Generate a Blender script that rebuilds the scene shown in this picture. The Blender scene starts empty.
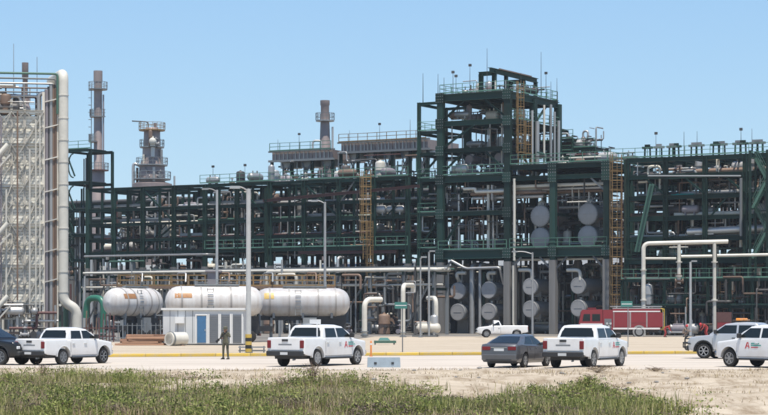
import bpy, math, random
import numpy as np
from mathutils import Vector, Matrix, Quaternion
RAD = math.radians
rng = random.Random(7)
scene = bpy.context.scene
COL = scene.collection

# ------------------------------------------------------------------ camera
F, H, YH, CX = 2000.0, 2.44, 313.6, 384.0        # focal length and horizon in photo pixels, eye height in metres
cam_data = bpy.data.cameras.new('camera')
cam_data.sensor_width = 36.0
cam_data.lens = 36.0 * F / 768.0
cam_data.shift_y = (YH - 207.5) / 768.0
cam_data.clip_start = 0.5
cam_data.clip_end = 8000
cam = bpy.data.objects.new('camera', cam_data)
cam.location = (0, 0, H)
cam.rotation_euler = (RAD(90), 0, 0)
COL.objects.link(cam)
scene.camera = cam

# ------------------------------------------------------------------ light
SUN_ELEV, SUN_AZ = 74.0, 168.0                   # azimuth clockwise from +Y (the view direction)
world = bpy.data.worlds.new('World')
scene.world = world
world.use_nodes = True
wn = world.node_tree.nodes
sky = wn.new('ShaderNodeTexSky')
sky.sky_type = 'NISHITA'
sky.sun_disc = False
sky.sun_elevation = RAD(SUN_ELEV)
sky.sun_rotation = RAD(SUN_AZ)
sky.altitude = 0
sky.air_density = 0.6
sky.dust_density = 0.0
sky.ozone_density = 9.0
wtc = wn.new('ShaderNodeTexCoord'); wmp = wn.new('ShaderNodeMapping')
wmp.inputs['Scale'].default_value = (1, 1, 0.30)   # evens out the fall-off of the sky towards the horizon
world.node_tree.links.new(wtc.outputs['Generated'], wmp.inputs[0]); world.node_tree.links.new(wmp.outputs[0], sky.inputs[0])
world.node_tree.links.new(sky.outputs[0], wn['Background'].inputs[0])
wn['Background'].inputs[1].default_value = 0.081
sd = bpy.data.lights.new('sun', 'SUN')
sd.energy = 4.0
sd.angle = RAD(0.6)
sd.color = (1.0, 0.95, 0.87)
sun = bpy.data.objects.new('sun', sd)
az, el = RAD(SUN_AZ), RAD(SUN_ELEV)
sun_dir = Vector((math.sin(az) * math.cos(el), math.cos(az) * math.cos(el), math.sin(el)))
sun.rotation_euler = sun_dir.to_track_quat('Z', 'Y').to_euler()
sun.location = (0, 0, 60)
COL.objects.link(sun)
vs = scene.view_settings
vs.view_transform = 'Standard'
vs.look = 'None'
vs.gamma = 1.0
vs.use_curve_mapping = False
vs.exposure = 0.58
cy = scene.cycles
cy.use_denoising = True
cy.filter_width = 1.9
cy.max_bounces = 5
cy.diffuse_bounces = 3
cy.glossy_bounces = 3
cy.transmission_bounces = 3
cy.transparent_max_bounces = 6
cy.caustics_reflective = False
cy.caustics_refractive = False
scene.render.film_transparent = False

# ------------------------------------------------------------------ materials
MATS = {}
def mat(name, col, rough=0.6, metal=0.0, var=0.12, noise=0.0, scale=3.0, col2=None, bump=0.0, coat=0.0, spec=0.5, streak=False):
    """Procedural paint/steel/concrete: base colour with per-object tint and a noise mottle."""
    if name in MATS: return MATS[name]
    m = bpy.data.materials.new(name); m.use_nodes = True
    nt = m.node_tree; N = nt.nodes; Lk = nt.links.new
    b = N['Principled BSDF']
    b.inputs['Roughness'].default_value = rough
    b.inputs['Metallic'].default_value = metal
    b.inputs['Specular IOR Level'].default_value = spec
    if coat: b.inputs['Coat Weight'].default_value = coat; b.inputs['Coat Roughness'].default_value = 0.08
    tc = N.new('ShaderNodeTexCoord')
    oi = N.new('ShaderNodeObjectInfo')
    nz = N.new('ShaderNodeTexNoise'); nz.inputs['Scale'].default_value = scale; nz.inputs['Detail'].default_value = 6; nz.inputs['Roughness'].default_value = 0.65
    if streak:                                     # rain and rust runs: noise stretched down the surface
        sm = N.new('ShaderNodeMapping'); sm.inputs['Scale'].default_value = (2.2, 2.2, 0.22); Lk(tc.outputs['Object'], sm.inputs[0]); Lk(sm.outputs[0], nz.inputs['Vector'])
    else: Lk(tc.outputs['Object'], nz.inputs['Vector'])
    mix = N.new('ShaderNodeMix'); mix.data_type = 'RGBA'
    mix.inputs[6].default_value = (*col, 1)
    mix.inputs[7].default_value = (*(col2 if col2 else tuple(c * 0.55 for c in col)), 1)
    rmp = N.new('ShaderNodeMapRange'); rmp.inputs[1].default_value = 0.42; rmp.inputs[2].default_value = 0.72
    rmp.inputs[3].default_value = 0.0; rmp.inputs[4].default_value = noise
    Lk(nz.outputs['Fac'], rmp.inputs[0]); Lk(rmp.outputs[0], mix.inputs[0])
    hsv = N.new('ShaderNodeHueSaturation')
    r2 = N.new('ShaderNodeMapRange'); r2.inputs[3].default_value = 1 - var; r2.inputs[4].default_value = 1 + var
    Lk(oi.outputs['Random'], r2.inputs[0]); Lk(r2.outputs[0], hsv.inputs['Value'])
    Lk(mix.outputs[2], hsv.inputs['Color']); Lk(hsv.outputs[0], b.inputs['Base Color'])
    if bump:
        bp = N.new('ShaderNodeBump'); bp.inputs['Strength'].default_value = bump; bp.inputs['Distance'].default_value = 0.05
        n2 = N.new('ShaderNodeTexNoise'); n2.inputs['Scale'].default_value = scale * 4; n2.inputs['Detail'].default_value = 5
        Lk(tc.outputs['Object'], n2.inputs['Vector']); Lk(n2.outputs['Fac'], bp.inputs['Height']); Lk(bp.outputs[0], b.inputs['Normal'])
    MATS[name] = m
    return m

mat('steel', (0.016, 0.048, 0.039), 0.65, var=0.45, noise=0.6, scale=1.6, col2=(0.030, 0.034, 0.024), spec=0.25)
mat('steel_light', (0.055, 0.125, 0.09), 0.55, var=0.25, noise=0.4)
mat('rail_green', (0.12, 0.25, 0.18), 0.5, var=0.2)
mat('steel_grey', (0.22, 0.23, 0.23), 0.5, var=0.3, noise=0.5, scale=1.5)
mat('primer', (0.11, 0.048, 0.042), 0.65, var=0.25, noise=0.5)
mat('concrete', (0.22, 0.21, 0.195), 0.85, var=0.12, noise=0.7, scale=1.3, bump=0.2)
mat('grating', (0.07, 0.08, 0.08), 0.7, var=0.2)
mat('alu', (0.46, 0.45, 0.43), 0.42, metal=0.45, var=0.3, noise=0.45, scale=1.5)
mat('cream', (0.66, 0.62, 0.53), 0.45, var=0.12, noise=0.35, scale=1.2)
mat('cream_steel', (0.66, 0.62, 0.54), 0.55, var=0.2, noise=0.5, scale=2)
mat('brown_pipe', (0.20, 0.13, 0.09), 0.6, var=0.35, noise=0.6)
mat('dark_pipe', (0.075, 0.07, 0.065), 0.5, var=0.4, noise=0.4)
mat('green_pipe', (0.03, 0.15, 0.095), 0.4, var=0.1, noise=0.3)
mat('yellow', (0.30, 0.185, 0.07), 0.55, var=0.2, noise=0.4)
mat('kerb_yellow', (0.58, 0.39, 0.05), 0.75, var=0.15, noise=0.65, scale=3, col2=(0.42, 0.35, 0.24))
mat('black', (0.02, 0.02, 0.02), 0.55, var=0.2)
mat('white', (0.78, 0.77, 0.74), 0.4, var=0.05, noise=0.25, scale=1.0)
mat('tank_white', (0.66, 0.64, 0.61), 0.35, var=0.05, noise=0.75, scale=0.8, col2=(0.42, 0.35, 0.30), streak=True)
mat('tank_grey', (0.50, 0.49, 0.48), 0.38, var=0.05, noise=0.75, scale=0.8, col2=(0.36, 0.30, 0.26), streak=True)
mat('band', (0.33, 0.31, 0.29), 0.5, var=0.1, noise=0.4)
mat('exch', (0.37, 0.36, 0.35), 0.5, metal=0.0, var=0.12, noise=0.4, scale=1.0)
mat('purple_grey', (0.26, 0.23, 0.24), 0.5, var=0.2, noise=0.4)
mat('stack_metal', (0.30, 0.24, 0.22), 0.55, metal=0.2, var=0.1, noise=0.5, scale=0.6)
mat('orange', (0.70, 0.24, 0.06), 0.5, var=0.1)
mat('sign_orange', (0.40, 0.20, 0.08), 0.5, noise=0.5, scale=5, col2=(0.22, 0.09, 0.04))
mat('sign_yellow', (0.55, 0.38, 0.10), 0.5, noise=0.5, scale=5, col2=(0.35, 0.18, 0.05))
mat('sign_green', (0.055, 0.20, 0.17), 0.4, var=0.1)
mat('shade_paving', (0.17, 0.155, 0.135), 0.9, var=0.0, noise=0.7, scale=0.4, col2=(0.25, 0.22, 0.18))
mat('clad', (0.05, 0.055, 0.055), 0.7, var=0.1, noise=0.4, scale=0.5)
mat('casing', (0.86, 0.83, 0.73), 0.5, var=0.05, noise=0.12, scale=0.8)
mat('glass', (0.012, 0.016, 0.016), 0.07, var=0.1, spec=0.5)
mat('tyre', (0.018, 0.017, 0.016), 0.85, var=0.2, noise=0.4, scale=6, col2=(0.05, 0.045, 0.04))
mat('rim', (0.36, 0.36, 0.36), 0.4, metal=0.5, var=0.1)
mat('plastic', (0.025, 0.026, 0.028), 0.6, var=0.1, noise=0.3, col2=(0.06, 0.055, 0.05))
mat('chrome', (0.65, 0.65, 0.65), 0.15, metal=0.9, var=0.05)
mat('paint_white', (0.79, 0.785, 0.77), 0.25, var=0.03, noise=0.4, scale=1.6, col2=(0.62, 0.57, 0.50), coat=0.6)
mat('paint_grey', (0.105, 0.105, 0.11), 0.3, metal=0.3, var=0.03, noise=0.2, scale=1.5, coat=0.6)
mat('paint_silver', (0.50, 0.51, 0.52), 0.3, metal=0.3, var=0.03, noise=0.2, scale=1.5, coat=0.6)
mat('paint_black', (0.010, 0.011, 0.013), 0.3, var=0.03, noise=0.2, coat=0.2)
mat('paint_red', (0.24, 0.012, 0.020), 0.3, var=0.05, noise=0.2, coat=0.5)
mat('lamp_red', (0.17, 0.010, 0.014), 0.2, var=0.05)
mat('lamp_clear', (0.75, 0.76, 0.76), 0.1, var=0.05)
mat('amber', (0.85, 0.32, 0.06), 0.25, var=0.05)
mat('teal', (0.02, 0.30, 0.24), 0.4, var=0.05)
mat('logo_red', (0.55, 0.04, 0.05), 0.4, var=0.05)
mat('blue_door', (0.06, 0.17, 0.32), 0.45, var=0.05, noise=0.25)
mat('pole_grey', (0.45, 0.45, 0.43), 0.5, var=0.05, noise=0.4, scale=1.5)
mat('panel', (0.62, 0.63, 0.62), 0.5, var=0.05, noise=0.2, scale=0.8)
mat('panel_dark', (0.17, 0.18, 0.19), 0.55, var=0.1, noise=0.2)
mat('wood', (0.42, 0.24, 0.15), 0.8, var=0.3, noise=0.5, scale=5)
mat('block', (0.30, 0.36, 0.40), 0.8, var=0.1, noise=0.4, scale=3)
mat('olive', (0.11, 0.105, 0.07), 0.9, var=0.05, noise=0.6, scale=9, col2=(0.03, 0.035, 0.022))
mat('skin', (0.28, 0.15, 0.09), 0.6, var=0.05)
mat('red_cloth', (0.40, 0.055, 0.055), 0.85, var=0.15, noise=0.3, scale=6)
mat('tan_cloth', (0.28, 0.22, 0.18), 0.9, var=0.1, noise=0.3, scale=6)
mat('boot', (0.03, 0.024, 0.02), 0.7, var=0.1)

# ------------------------------------------------------------------ mesh helpers
def link(o, parent=None):
    COL.objects.link(o)
    if parent is not None: o.parent = parent
    return o

class MB:
    def __init__(s): s.v, s.f = [], []
    def add(s, vs, fs):
        o = len(s.v); s.v += [tuple(p) for p in vs]; s.f += [tuple(i + o for i in f) for f in fs]; return s
    def box(s, x0, x1, y0, y1, z0, z1):
        return s.add([(x0,y0,z0),(x1,y0,z0),(x1,y1,z0),(x0,y1,z0),(x0,y0,z1),(x1,y0,z1),(x1,y1,z1),(x0,y1,z1)],
                     [(3,2,1,0),(4,5,6,7),(0,1,5,4),(1,2,6,5),(2,3,7,6),(3,0,4,7)])
    def beam(s, a, b, w, h=None):
        a, b = Vector(a), Vector(b); h = h or w
        d = (b - a).normalized()
        up = Vector((0,0,1)) if abs(d.z) < 0.95 else Vector((0,1,0))
        x = d.cross(up).normalized(); y = x.cross(d)
        c = [x*(-w/2)+y*(-h/2), x*(w/2)+y*(-h/2), x*(w/2)+y*(h/2), x*(-w/2)+y*(h/2)]
        return s.add([a+k for k in c] + [b+k for k in c], [(3,2,1,0),(4,5,6,7),(0,1,5,4),(1,2,6,5),(2,3,7,6),(3,0,4,7)])
    def tube(s, pts, r, n=10, caps=True):
        P = [Vector(p) for p in pts]
        rs = r if isinstance(r, (list, tuple)) else [r] * len(P)
        T = []
        for i in range(len(P)):
            a = (P[i] - P[i-1]).normalized() if i else None
            b = (P[i+1] - P[i]).normalized() if i < len(P)-1 else None
            t = (a or b) if not (a and b) else (a + b)
            T.append(t.normalized() if t.length > 1e-6 else (a or b))
        up = Vector((0,0,1)) if abs(T[0].z) < 0.9 else Vector((1,0,0))
        x = T[0].cross(up).normalized()
        V, Fc = [], []
        for i, t in enumerate(T):
            x = (x - t * x.dot(t)).normalized(); y = t.cross(x)
            for k in range(n):
                an = 2*math.pi*k/n
                V.append(P[i] + (x*math.cos(an) + y*math.sin(an)) * rs[i])
        for i in range(len(P)-1):
            for k in range(n):
                Fc.append((i*n+k, i*n+(k+1)%n, (i+1)*n+(k+1)%n, (i+1)*n+k))
        if caps:
            Fc.append(tuple(range(n-1,-1,-1))); Fc.append(tuple(range((len(P)-1)*n, len(P)*n)))
        return s.add(V, Fc)
    def lathe(s, prof, n=16, axis='z', centre=(0,0,0)):
        V, Fc = [], []
        for (r, h) in prof:
            for k in range(n):
                an = 2*math.pi*k/n; c, q = r*math.cos(an), r*math.sin(an)
                p = (c, q, h) if axis == 'z' else ((h, c, q) if axis == 'x' else (q, h, c))
                V.append((p[0]+centre[0], p[1]+centre[1], p[2]+centre[2]))
        for i in range(len(prof)-1):
            for k in range(n):
                Fc.append((i*n+k, i*n+(k+1)%n, (i+1)*n+(k+1)%n, (i+1)*n+k))
        if prof[0][0] > 1e-4: Fc.append(tuple(range(n-1,-1,-1)))
        if prof[-1][0] > 1e-4: Fc.append(tuple(range((len(prof)-1)*n, len(prof)*n)))
        return s.add(V, Fc)
    def prism(s, poly, y0, y1):          # outline in x,z extruded along y
        n = len(poly)
        return s.add([(x,y0,z) for x,z in poly] + [(x,y1,z) for x,z in poly],
                     [tuple(range(n)), tuple(range(2*n-1,n-1,-1))] + [(i+n, (i+1)%n+n, (i+1)%n, i) for i in range(n)])
    def mesh(s, name, m, smooth=None):
        me = bpy.data.meshes.new(name)
        me.from_pydata(s.v, [], s.f)
        me.validate(); me.materials.append(MATS[m])
        if smooth:
            me.shade_smooth()
            try: me.set_sharp_from_angle(angle=RAD(smooth))
            except Exception: pass
        me.update()
        return me
    def build(s, name, m, parent=None, smooth=None, loc=None, rz=0):
        o = bpy.data.objects.new(name, s.mesh(name, m, smooth))
        if loc is not None: o.location = loc
        if rz: o.rotation_euler[2] = rz
        return link(o, parent)

def tag(o, label, cat, group=None):
    o['label'] = label; o['category'] = cat
    if group: o['group'] = group
    return o
def thing(name, label, cat, loc=(0,0,0), rz=0.0, group=None):
    o = bpy.data.objects.new(name, None); o.empty_display_size = 0.3
    o.location = loc; o.rotation_euler[2] = rz
    link(o); return tag(o, label, cat, group)
def struct(o): o['kind'] = 'structure'; return o

UNIT = {}
def unit(shape, m):
    k = (shape, m)
    if k in UNIT: return UNIT[k]
    b = MB()
    if shape == 'box': b.box(0, 1, -.5, .5, -.5, .5)
    elif shape == 'ibeam':           # along x, flanges top and bottom
        t, w = .10, .06
        P = [(-.5,-.5),(.5,-.5),(.5,-.5+t),(w,-.5+t),(w,.5-t),(.5,.5-t),(.5,.5),(-.5,.5),(-.5,.5-t),(-w,.5-t),(-w,-.5+t),(-.5,-.5+t)]
        n = 12
        b.add([(0,y,z) for y,z in P] + [(1,y,z) for y,z in P], [tuple(range(n-1,-1,-1)), tuple(range(n,2*n))] + [(i,(i+1)%n,(i+1)%n+n,i+n) for i in range(n)])
    elif shape == 'pipe': b.tube([(0,0,0),(1,0,0)], 1.0, 12)
    me = b.mesh('%s_%s' % (shape, m), m, smooth=40 if shape == 'pipe' else None)
    UNIT[k] = me; return me
def member(name, shape, m, a, b, w, h, parent):
    """A straight beam, column or pipe from a to b, sharing one unit mesh."""
    a, b = Vector(a), Vector(b); d = b - a; L = d.length
    o = bpy.data.objects.new(name, unit(shape, m))
    o.location = a
    o.rotation_mode = 'QUATERNION'
    dn = d / L
    if abs(dn.z) > 0.999: q = Quaternion((0,1,0), -math.pi/2 if dn.z > 0 else math.pi/2)
    else:
        y = Vector((0,0,1)).cross(dn).normalized(); z = dn.cross(y)
        q = Matrix((dn, y, z)).transposed().to_quaternion()
    o.rotation_quaternion = q
    o.scale = (L, w, h)
    return link(o, parent)
def elbowed(pts, rad=0.5, seg=4):
    P = [Vector(p) for p in pts]; out = [P[0]]
    for i in range(1, len(P)-1):
        a, b = P[i-1]-P[i], P[i+1]-P[i]
        r = min(rad, a.length*.48, b.length*.48)
        p0, p1 = P[i]+a.normalized()*r, P[i]+b.normalized()*r
        for k in range(seg+1):
            t = k/seg
            out.append(p0*(1-t)**2 + P[i]*2*t*(1-t) + p1*t*t)
    out.append(P[-1]); return out
def pipe(name, m, pts, r, parent=None, rad=None, n=10):
    return MB().tube(elbowed(pts, rad if rad else r*2.6), r, n).build(name, m, parent, smooth=50)

# ------------------------------------------------------------------ places
def W(px, py, d): return Vector(((px-CX)/F*d, d, H + (YH-py)/F*d))
def GP(px, py):                                   # ground point under a photo pixel
    d = H*F/(py-YH); return Vector(((px-CX)/F*d, d, 0))
OX, OY, ANG = 14.88, 240.0, RAD(30)               # near corner of the tall frame; the plant grid is turned 30 degrees
CA, SA = math.cos(ANG), math.sin(ANG)
def LW(u, v, z=0): return Vector((OX + CA*u + SA*v, OY - SA*u + CA*v, z))
def fu(px, v):
    k = (px-CX)/F
    return (k*(OY+CA*v) - OX - SA*v) / (CA + SA*k)
def fz(py, u, v): return H + (YH-py) * (OY - SA*u + CA*v) / F
def LP(px, py, v):
    u = fu(px, v); return Vector((u, v, fz(py, u, v)))
def plant(name, label, cat, group=None): return thing(name, label, cat, (OX, OY, 0), -ANG, group)
def plant_at(name, label, cat, u, v, group=None, z=0): return thing(name, label, cat, LW(u, v, z), -ANG, group)

# ------------------------------------------------------------------ ground, road, kerb
def vnoise(x, y, seed, cell):
    """Smooth value noise on arrays."""
    r = np.random.RandomState(seed); T = r.rand(256, 256)
    gx, gy = x/cell, y/cell
    ix, iy = np.floor(gx).astype(int), np.floor(gy).astype(int)
    fx, fy = gx-ix, gy-iy
    fx, fy = fx*fx*(3-2*fx), fy*fy*(3-2*fy)
    g = lambda a, b: T[a % 256, b % 256]
    return (g(ix,iy)*(1-fx)+g(ix+1,iy)*fx)*(1-fy) + (g(ix,iy+1)*(1-fx)+g(ix+1,iy+1)*fx)*fy
def smooth01(t): t = np.clip(t, 0, 1); return t*t*(3-2*t)
EDGE = lambda X: 86.5 + 0.05*X                    # near edge of the road
def ground_z(X, Y):
    X, Y = np.asarray(X, float), np.asarray(Y, float)
    m = smooth01((EDGE(X)-0.4-Y)/3.0) * smooth01((Y-20)/10.0)
    a = (vnoise(X, Y*2.2, 1, 7.0)-.45)*0.42 + (vnoise(X, Y*1.8, 2, 2.3)-.5)*0.22 + (vnoise(X, Y, 3, 0.8)-.5)*0.09
    b = 0.16*np.exp(-((Y-(EDGE(X)-3.4))/1.1)**2) * vnoise(X, Y, 4, 3.0)*1.6      # low spoil ridge by the road
    return m*(a*0.85 + b)

def ground_material():
    m = bpy.data.materials.new('sand'); m.use_nodes = True
    nt = m.node_tree; N = nt.nodes; Lk = nt.links.new; b = N['Principled BSDF']
    b.inputs['Roughness'].default_value = 0.95; b.inputs['Specular IOR Level'].default_value = 0.1
    tc = N.new('ShaderNodeTexCoord')
    def nz(scale, det, rough=.6, vec=None, stretch=None):
        n = N.new('ShaderNodeTexNoise'); n.inputs['Scale'].default_value = scale; n.inputs['Detail'].default_value = det; n.inputs['Roughness'].default_value = rough
        if stretch:
            mp = N.new('ShaderNodeMapping'); mp.inputs['Scale'].default_value = stretch; Lk(tc.outputs['Object'], mp.inputs[0]); Lk(mp.outputs[0], n.inputs['Vector'])
        else: Lk(tc.outputs['Object'], n.inputs['Vector'])
        return n
    def ramp(src, lo, hi, c0, c1):
        r = N.new('ShaderNodeValToRGB'); r.color_ramp.elements[0].position = lo; r.color_ramp.elements[1].position = hi
        r.color_ramp.elements[0].color = (*c0, 1); r.color_ramp.elements[1].color = (*c1, 1); Lk(src, r.inputs[0]); return r
    n1 = nz(0.5, 9, .75, stretch=(.16, 1.0, 1))
    base = ramp(n1.outputs['Fac'], .36, .62, (.39, .325, .245), (.56, .485, .385))
    n2 = nz(1.1, 8, .75, stretch=(1, .35, 1))
    lit = ramp(n2.outputs['Fac'], .47, .64, (0, 0, 0), (1, 1, 1))
    sx = N.new('ShaderNodeSeparateXYZ'); Lk(tc.outputs['Object'], sx.inputs[0])
    near = N.new('ShaderNodeMapRange'); near.inputs[1].default_value = 96; near.inputs[2].default_value = 78; near.inputs[3].default_value = .12; near.inputs[4].default_value = .9
    Lk(sx.outputs['Y'], near.inputs[0])
    mu = N.new('ShaderNodeMath'); mu.operation = 'MULTIPLY'; Lk(lit.outputs[0], mu.inputs[0]); Lk(near.outputs[0], mu.inputs[1])
    mx = N.new('ShaderNodeMix'); mx.data_type = 'RGBA'; Lk(mu.outputs[0], mx.inputs[0]); Lk(base.outputs[0], mx.inputs[6]); mx.inputs[7].default_value = (.25, .19, .125, 1)
    n3 = nz(9, 6, .8)
    fine = ramp(n3.outputs['Fac'], .3, .7, (.82, .80, .78), (1.08, 1.07, 1.05))
    ml = N.new('ShaderNodeMix'); ml.data_type = 'RGBA'; ml.blend_type = 'MULTIPLY'; ml.inputs[0].default_value = 1
    Lk(mx.outputs[2], ml.inputs[6]); Lk(fine.outputs[0], ml.inputs[7]); Lk(ml.outputs[2], b.inputs['Base Color'])
    bp = N.new('ShaderNodeBump'); bp.inputs['Strength'].default_value = .6; bp.inputs['Distance'].default_value = .06
    Lk(n3.outputs['Fac'], bp.inputs['Height']); Lk(bp.outputs[0], b.inputs['Normal'])
    MATS['sand'] = m
ground_material()
def road_material():
    m = bpy.data.materials.new('road'); m.use_nodes = True
    nt = m.node_tree; N = nt.nodes; Lk = nt.links.new; b = N['Principled BSDF']
    b.inputs['Roughness'].default_value = .9; b.inputs['Specular IOR Level'].default_value = .2
    tc = N.new('ShaderNodeTexCoord'); mp = N.new('ShaderNodeMapping'); mp.inputs['Scale'].default_value = (.10, 1.3, 1)
    n = N.new('ShaderNodeTexNoise'); n.inputs['Scale'].default_value = .9; n.inputs['Detail'].default_value = 7
    Lk(tc.outputs['Object'], mp.inputs[0]); Lk(mp.outputs[0], n.inputs['Vector'])
    r = N.new('ShaderNodeValToRGB'); r.color_ramp.elements[0].position = .33; r.color_ramp.elements[1].position = .56
    r.color_ramp.elements[0].color = (.35, .30, .245, 1); r.color_ramp.elements[1].color = (.55, .485, .41, 1)
    Lk(n.outputs['Fac'], r.inputs[0]); Lk(r.outputs[0], b.inputs['Base Color'])
    MATS['road'] = m
road_material()

def axis(*segs):
    out = []
    for a, b, n in segs: out += list(np.linspace(a, b, n, endpoint=False))
    return np.array(out + [segs[-1][1]])
gx = axis((-900, -200, 5), (-200, -30, 20), (-30, 30, 240), (30, 200, 20), (200, 900, 5))
gy = axis((-60, 0, 3), (0, 42, 12), (42, 90, 240), (90, 300, 12), (300, 1500, 8))
GX, GY = np.meshgrid(gx, gy)
GZ = ground_z(GX, GY)
nx, ny = len(gx), len(gy)
b = MB(); b.v = list(map(tuple, np.stack([GX.ravel(), GY.ravel(), GZ.ravel()], 1).tolist()))
b.f = [(j*nx+i, j*nx+i+1, (j+1)*nx+i+1, (j+1)*nx+i) for j in range(ny-1) for i in range(nx-1)]
struct(b.build('ground', 'sand', smooth=180))

K0, K1 = GP(110, 357.2), GP(690, 354.0)
kd = (K1-K0).normalized(); kn = Vector((-kd.y, kd.x, 0))
def KP(t, s=0, z=0): p = K0 + kd*t + kn*s; return Vector((p.x, p.y, z))
rb = MB()
ts = np.linspace(-140, 190, 67)
top = [KP(t, -.02, .004) for t in ts]
bot = [Vector((p.x, EDGE(p.x) + .35*math.sin(p.x*.9) + .25*math.sin(p.x*2.3+1), .004)) for p in top]
rb.v = [tuple(p) for p in bot + top]; n = len(top)
rb.f = [(i, i+1, n+i+1, n+i) for i in range(n-1)]
struct(rb.build('road', 'road'))
kerb = struct(MB().add([KP(-120, -.002, 0), KP(170, -.002, 0), KP(170, .16, 0), KP(-120, .16, 0), KP(-120, .0, .02), KP(170, .0, .02), KP(170, .16, .02), KP(-120, .16, .02)],
    [(4,5,6,7),(0,1,5,4),(2,3,7,6)]).build('kerb', 'concrete'))
kb = MB().add([(0,0,0),(1.98,0,0),(1.98,.2,0),(0,.2,0),(.012,.03,.17),(1.968,.03,.17),(1.968,.19,.17),(.012,.19,.17),(.004,.006,.13),(1.976,.006,.13)],
    [(4,5,6,7),(0,1,9,8),(8,9,5,4),(1,2,6,5,9),(2,3,7,6),(3,0,8,4,7)])
kme = kb.mesh('kerb_stone', 'kerb_yellow')
for i in range(60):
    o = bpy.data.objects.new('kerb_stone', kme); o.location = KP(-44 + 2.0*i, 0, .022); o.rotation_euler[2] = math.atan2(kd.y, kd.x) + rng.uniform(-.002, .002)
    link(o, kerb)
struct(MB().add([(-150,171,.005),(-4,171,.005),(-1,214,.005),(75,208,.005),(90,420,.005),(-190,420,.005)], [(0,1,2,3,4,5)]).build('plant_shade_paving', 'shade_paving'))  # paving sheet; shade under racks and tanks is put into its dark colour

# ------------------------------------------------------------------ steel frames of the plant
def frame(root, us, vs, zs, cw=.55, fire=9.0, fw=.95, bw=.32, bh=.5, ubeam=True, skip=(), steel='steel', top=None, mid=0):
    top = top or zs[0]
    for u in us:
        for v in vs:
            if fire > 0: member('column_base', 'box', 'concrete', (u,v,0), (u,v,fire), fw, fw, root)
            member('column', 'ibeam', steel, (u,v,fire*.98), (u,v,top+.1), cw, cw, root)
    for zi, z in enumerate(zs):
        for v in vs:
            for i in range(len(us)-1):
                if (zi,i,v) in skip: continue
                member('beam', 'ibeam', steel, (us[i],v,z+rng.uniform(-.015,.015)), (us[i+1],v,z+rng.uniform(-.01,.01)), bw, bh*rng.uniform(.9,1.1), root)
        for u in us:
            for j in range(len(vs)-1):
                member('beam', 'ibeam', steel, (u,vs[j],z-.05+rng.uniform(-.015,.015)), (u,vs[j+1],z-.05), bw*.9, bh*.8, root)
        for k in range(mid):                       # joists between the column lines
            for i in range(len(us)-1):
                u = us[i] + (us[i+1]-us[i])*(k+1)/(mid+1)
                member('joist', 'ibeam', steel, (u,vs[0],z-.1), (u,vs[-1],z-.1), .18, .28, root)
def brace(root, a, b, w=.2, m='steel'): return member('brace', 'ibeam', m, a, b, w, w, root)
def handrail(root, pts, m='rail_green', h=1.1, step=1.5, r=.03):
    b = MB(); P = [Vector(p) for p in pts]
    for a, c in zip(P, P[1:]):
        n = max(1, int((c-a).length/step))
        for i in range(n+1):
            q = a.lerp(c, i/n); b.beam(q, q+Vector((0,0,h)), r*2)
        for k in (h, h*.55): b.beam(a+Vector((0,0,k)), c+Vector((0,0,k)), r*2)
        b.beam(a+Vector((0,0,.08)), c+Vector((0,0,.08)), .02, .14)
    return b.build('handrail', m, root)
def ladder(root, u, v, z0, z1, m='yellow', w=.55, cage=True, along='u', name='ladder'):
    b = MB(); d = Vector((1,0,0)) if along == 'u' else Vector((0,1,0)); nrm = Vector((0,-1,0)) if along == 'u' else Vector((-1,0,0))
    c = Vector((u,v,0))
    for s in (-1,1): b.beam(c+d*(s*w/2)+Vector((0,0,z0)), c+d*(s*w/2)+Vector((0,0,z1)), .08)
    z = z0+.3
    while z < z1-.2: b.beam(c-d*(w/2)+Vector((0,0,z)), c+d*(w/2)+Vector((0,0,z)), .04); z += .32
    if cage:
        z = z0+2.4
        while z < z1:
            ring = [c + d*(w*.62*math.cos(t)) + nrm*(w*1.15*math.sin(t)) + Vector((0,0,z)) for t in np.linspace(0, math.pi, 8)]
            for p, q in zip(ring, ring[1:]): b.beam(p, q, .05, .09)
            z += 1.1
        for t in np.linspace(.15, math.pi-.15, 5):
            o = d*(w*.62*math.cos(t)) + nrm*(w*1.15*math.sin(t)); b.beam(c+o+Vector((0,0,z0+2.4)), c+o+Vector((0,0,z1)), .05)
    return b.build(name, m, root)
def stairs(root, u0, u1, v, z0, z1, m='yellow', width=.9, turns=True):
    """Zig-zag stair tower, one flight per 3 m of height."""
    n = max(1, round((z1-z0)/3.0)); dz = (z1-z0)/n
    for i in range(n):
        a, c = (u0, u1) if i % 2 == 0 else (u1, u0)
        b = MB(); vv = v + (0 if i % 2 == 0 else width+.1)
        za, zb = z0+i*dz, z0+(i+1)*dz
        for s in (0, width): b.beam((a,vv+s,za), (c,vv+s,zb), .06, .28)
        for k in range(12):
            t = (k+.5)/12; b.box(a+(c-a)*t-.12, a+(c-a)*t+.12, vv, vv+width, za+(zb-za)*t-.02, za+(zb-za)*t+.02)
        for s in (0, width):
            for k in (.55, 1.05): b.beam((a,vv+s,za+k), (c,vv+s,zb+k), .05)
        b.build('stair_flight', m, root)
        MB().box(min(c, c+(.5 if c>a else -.5)), max(c, c+(.5 if c>a else -.5)), v, v+2*width, zb-.06, zb).build('landing', m, root)
def deck(root, u0, u1, v0, v1, z, m='grating', t=.08): return MB().box(u0,u1,v0,v1,z,z+t).build('deck', m, root)

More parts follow.
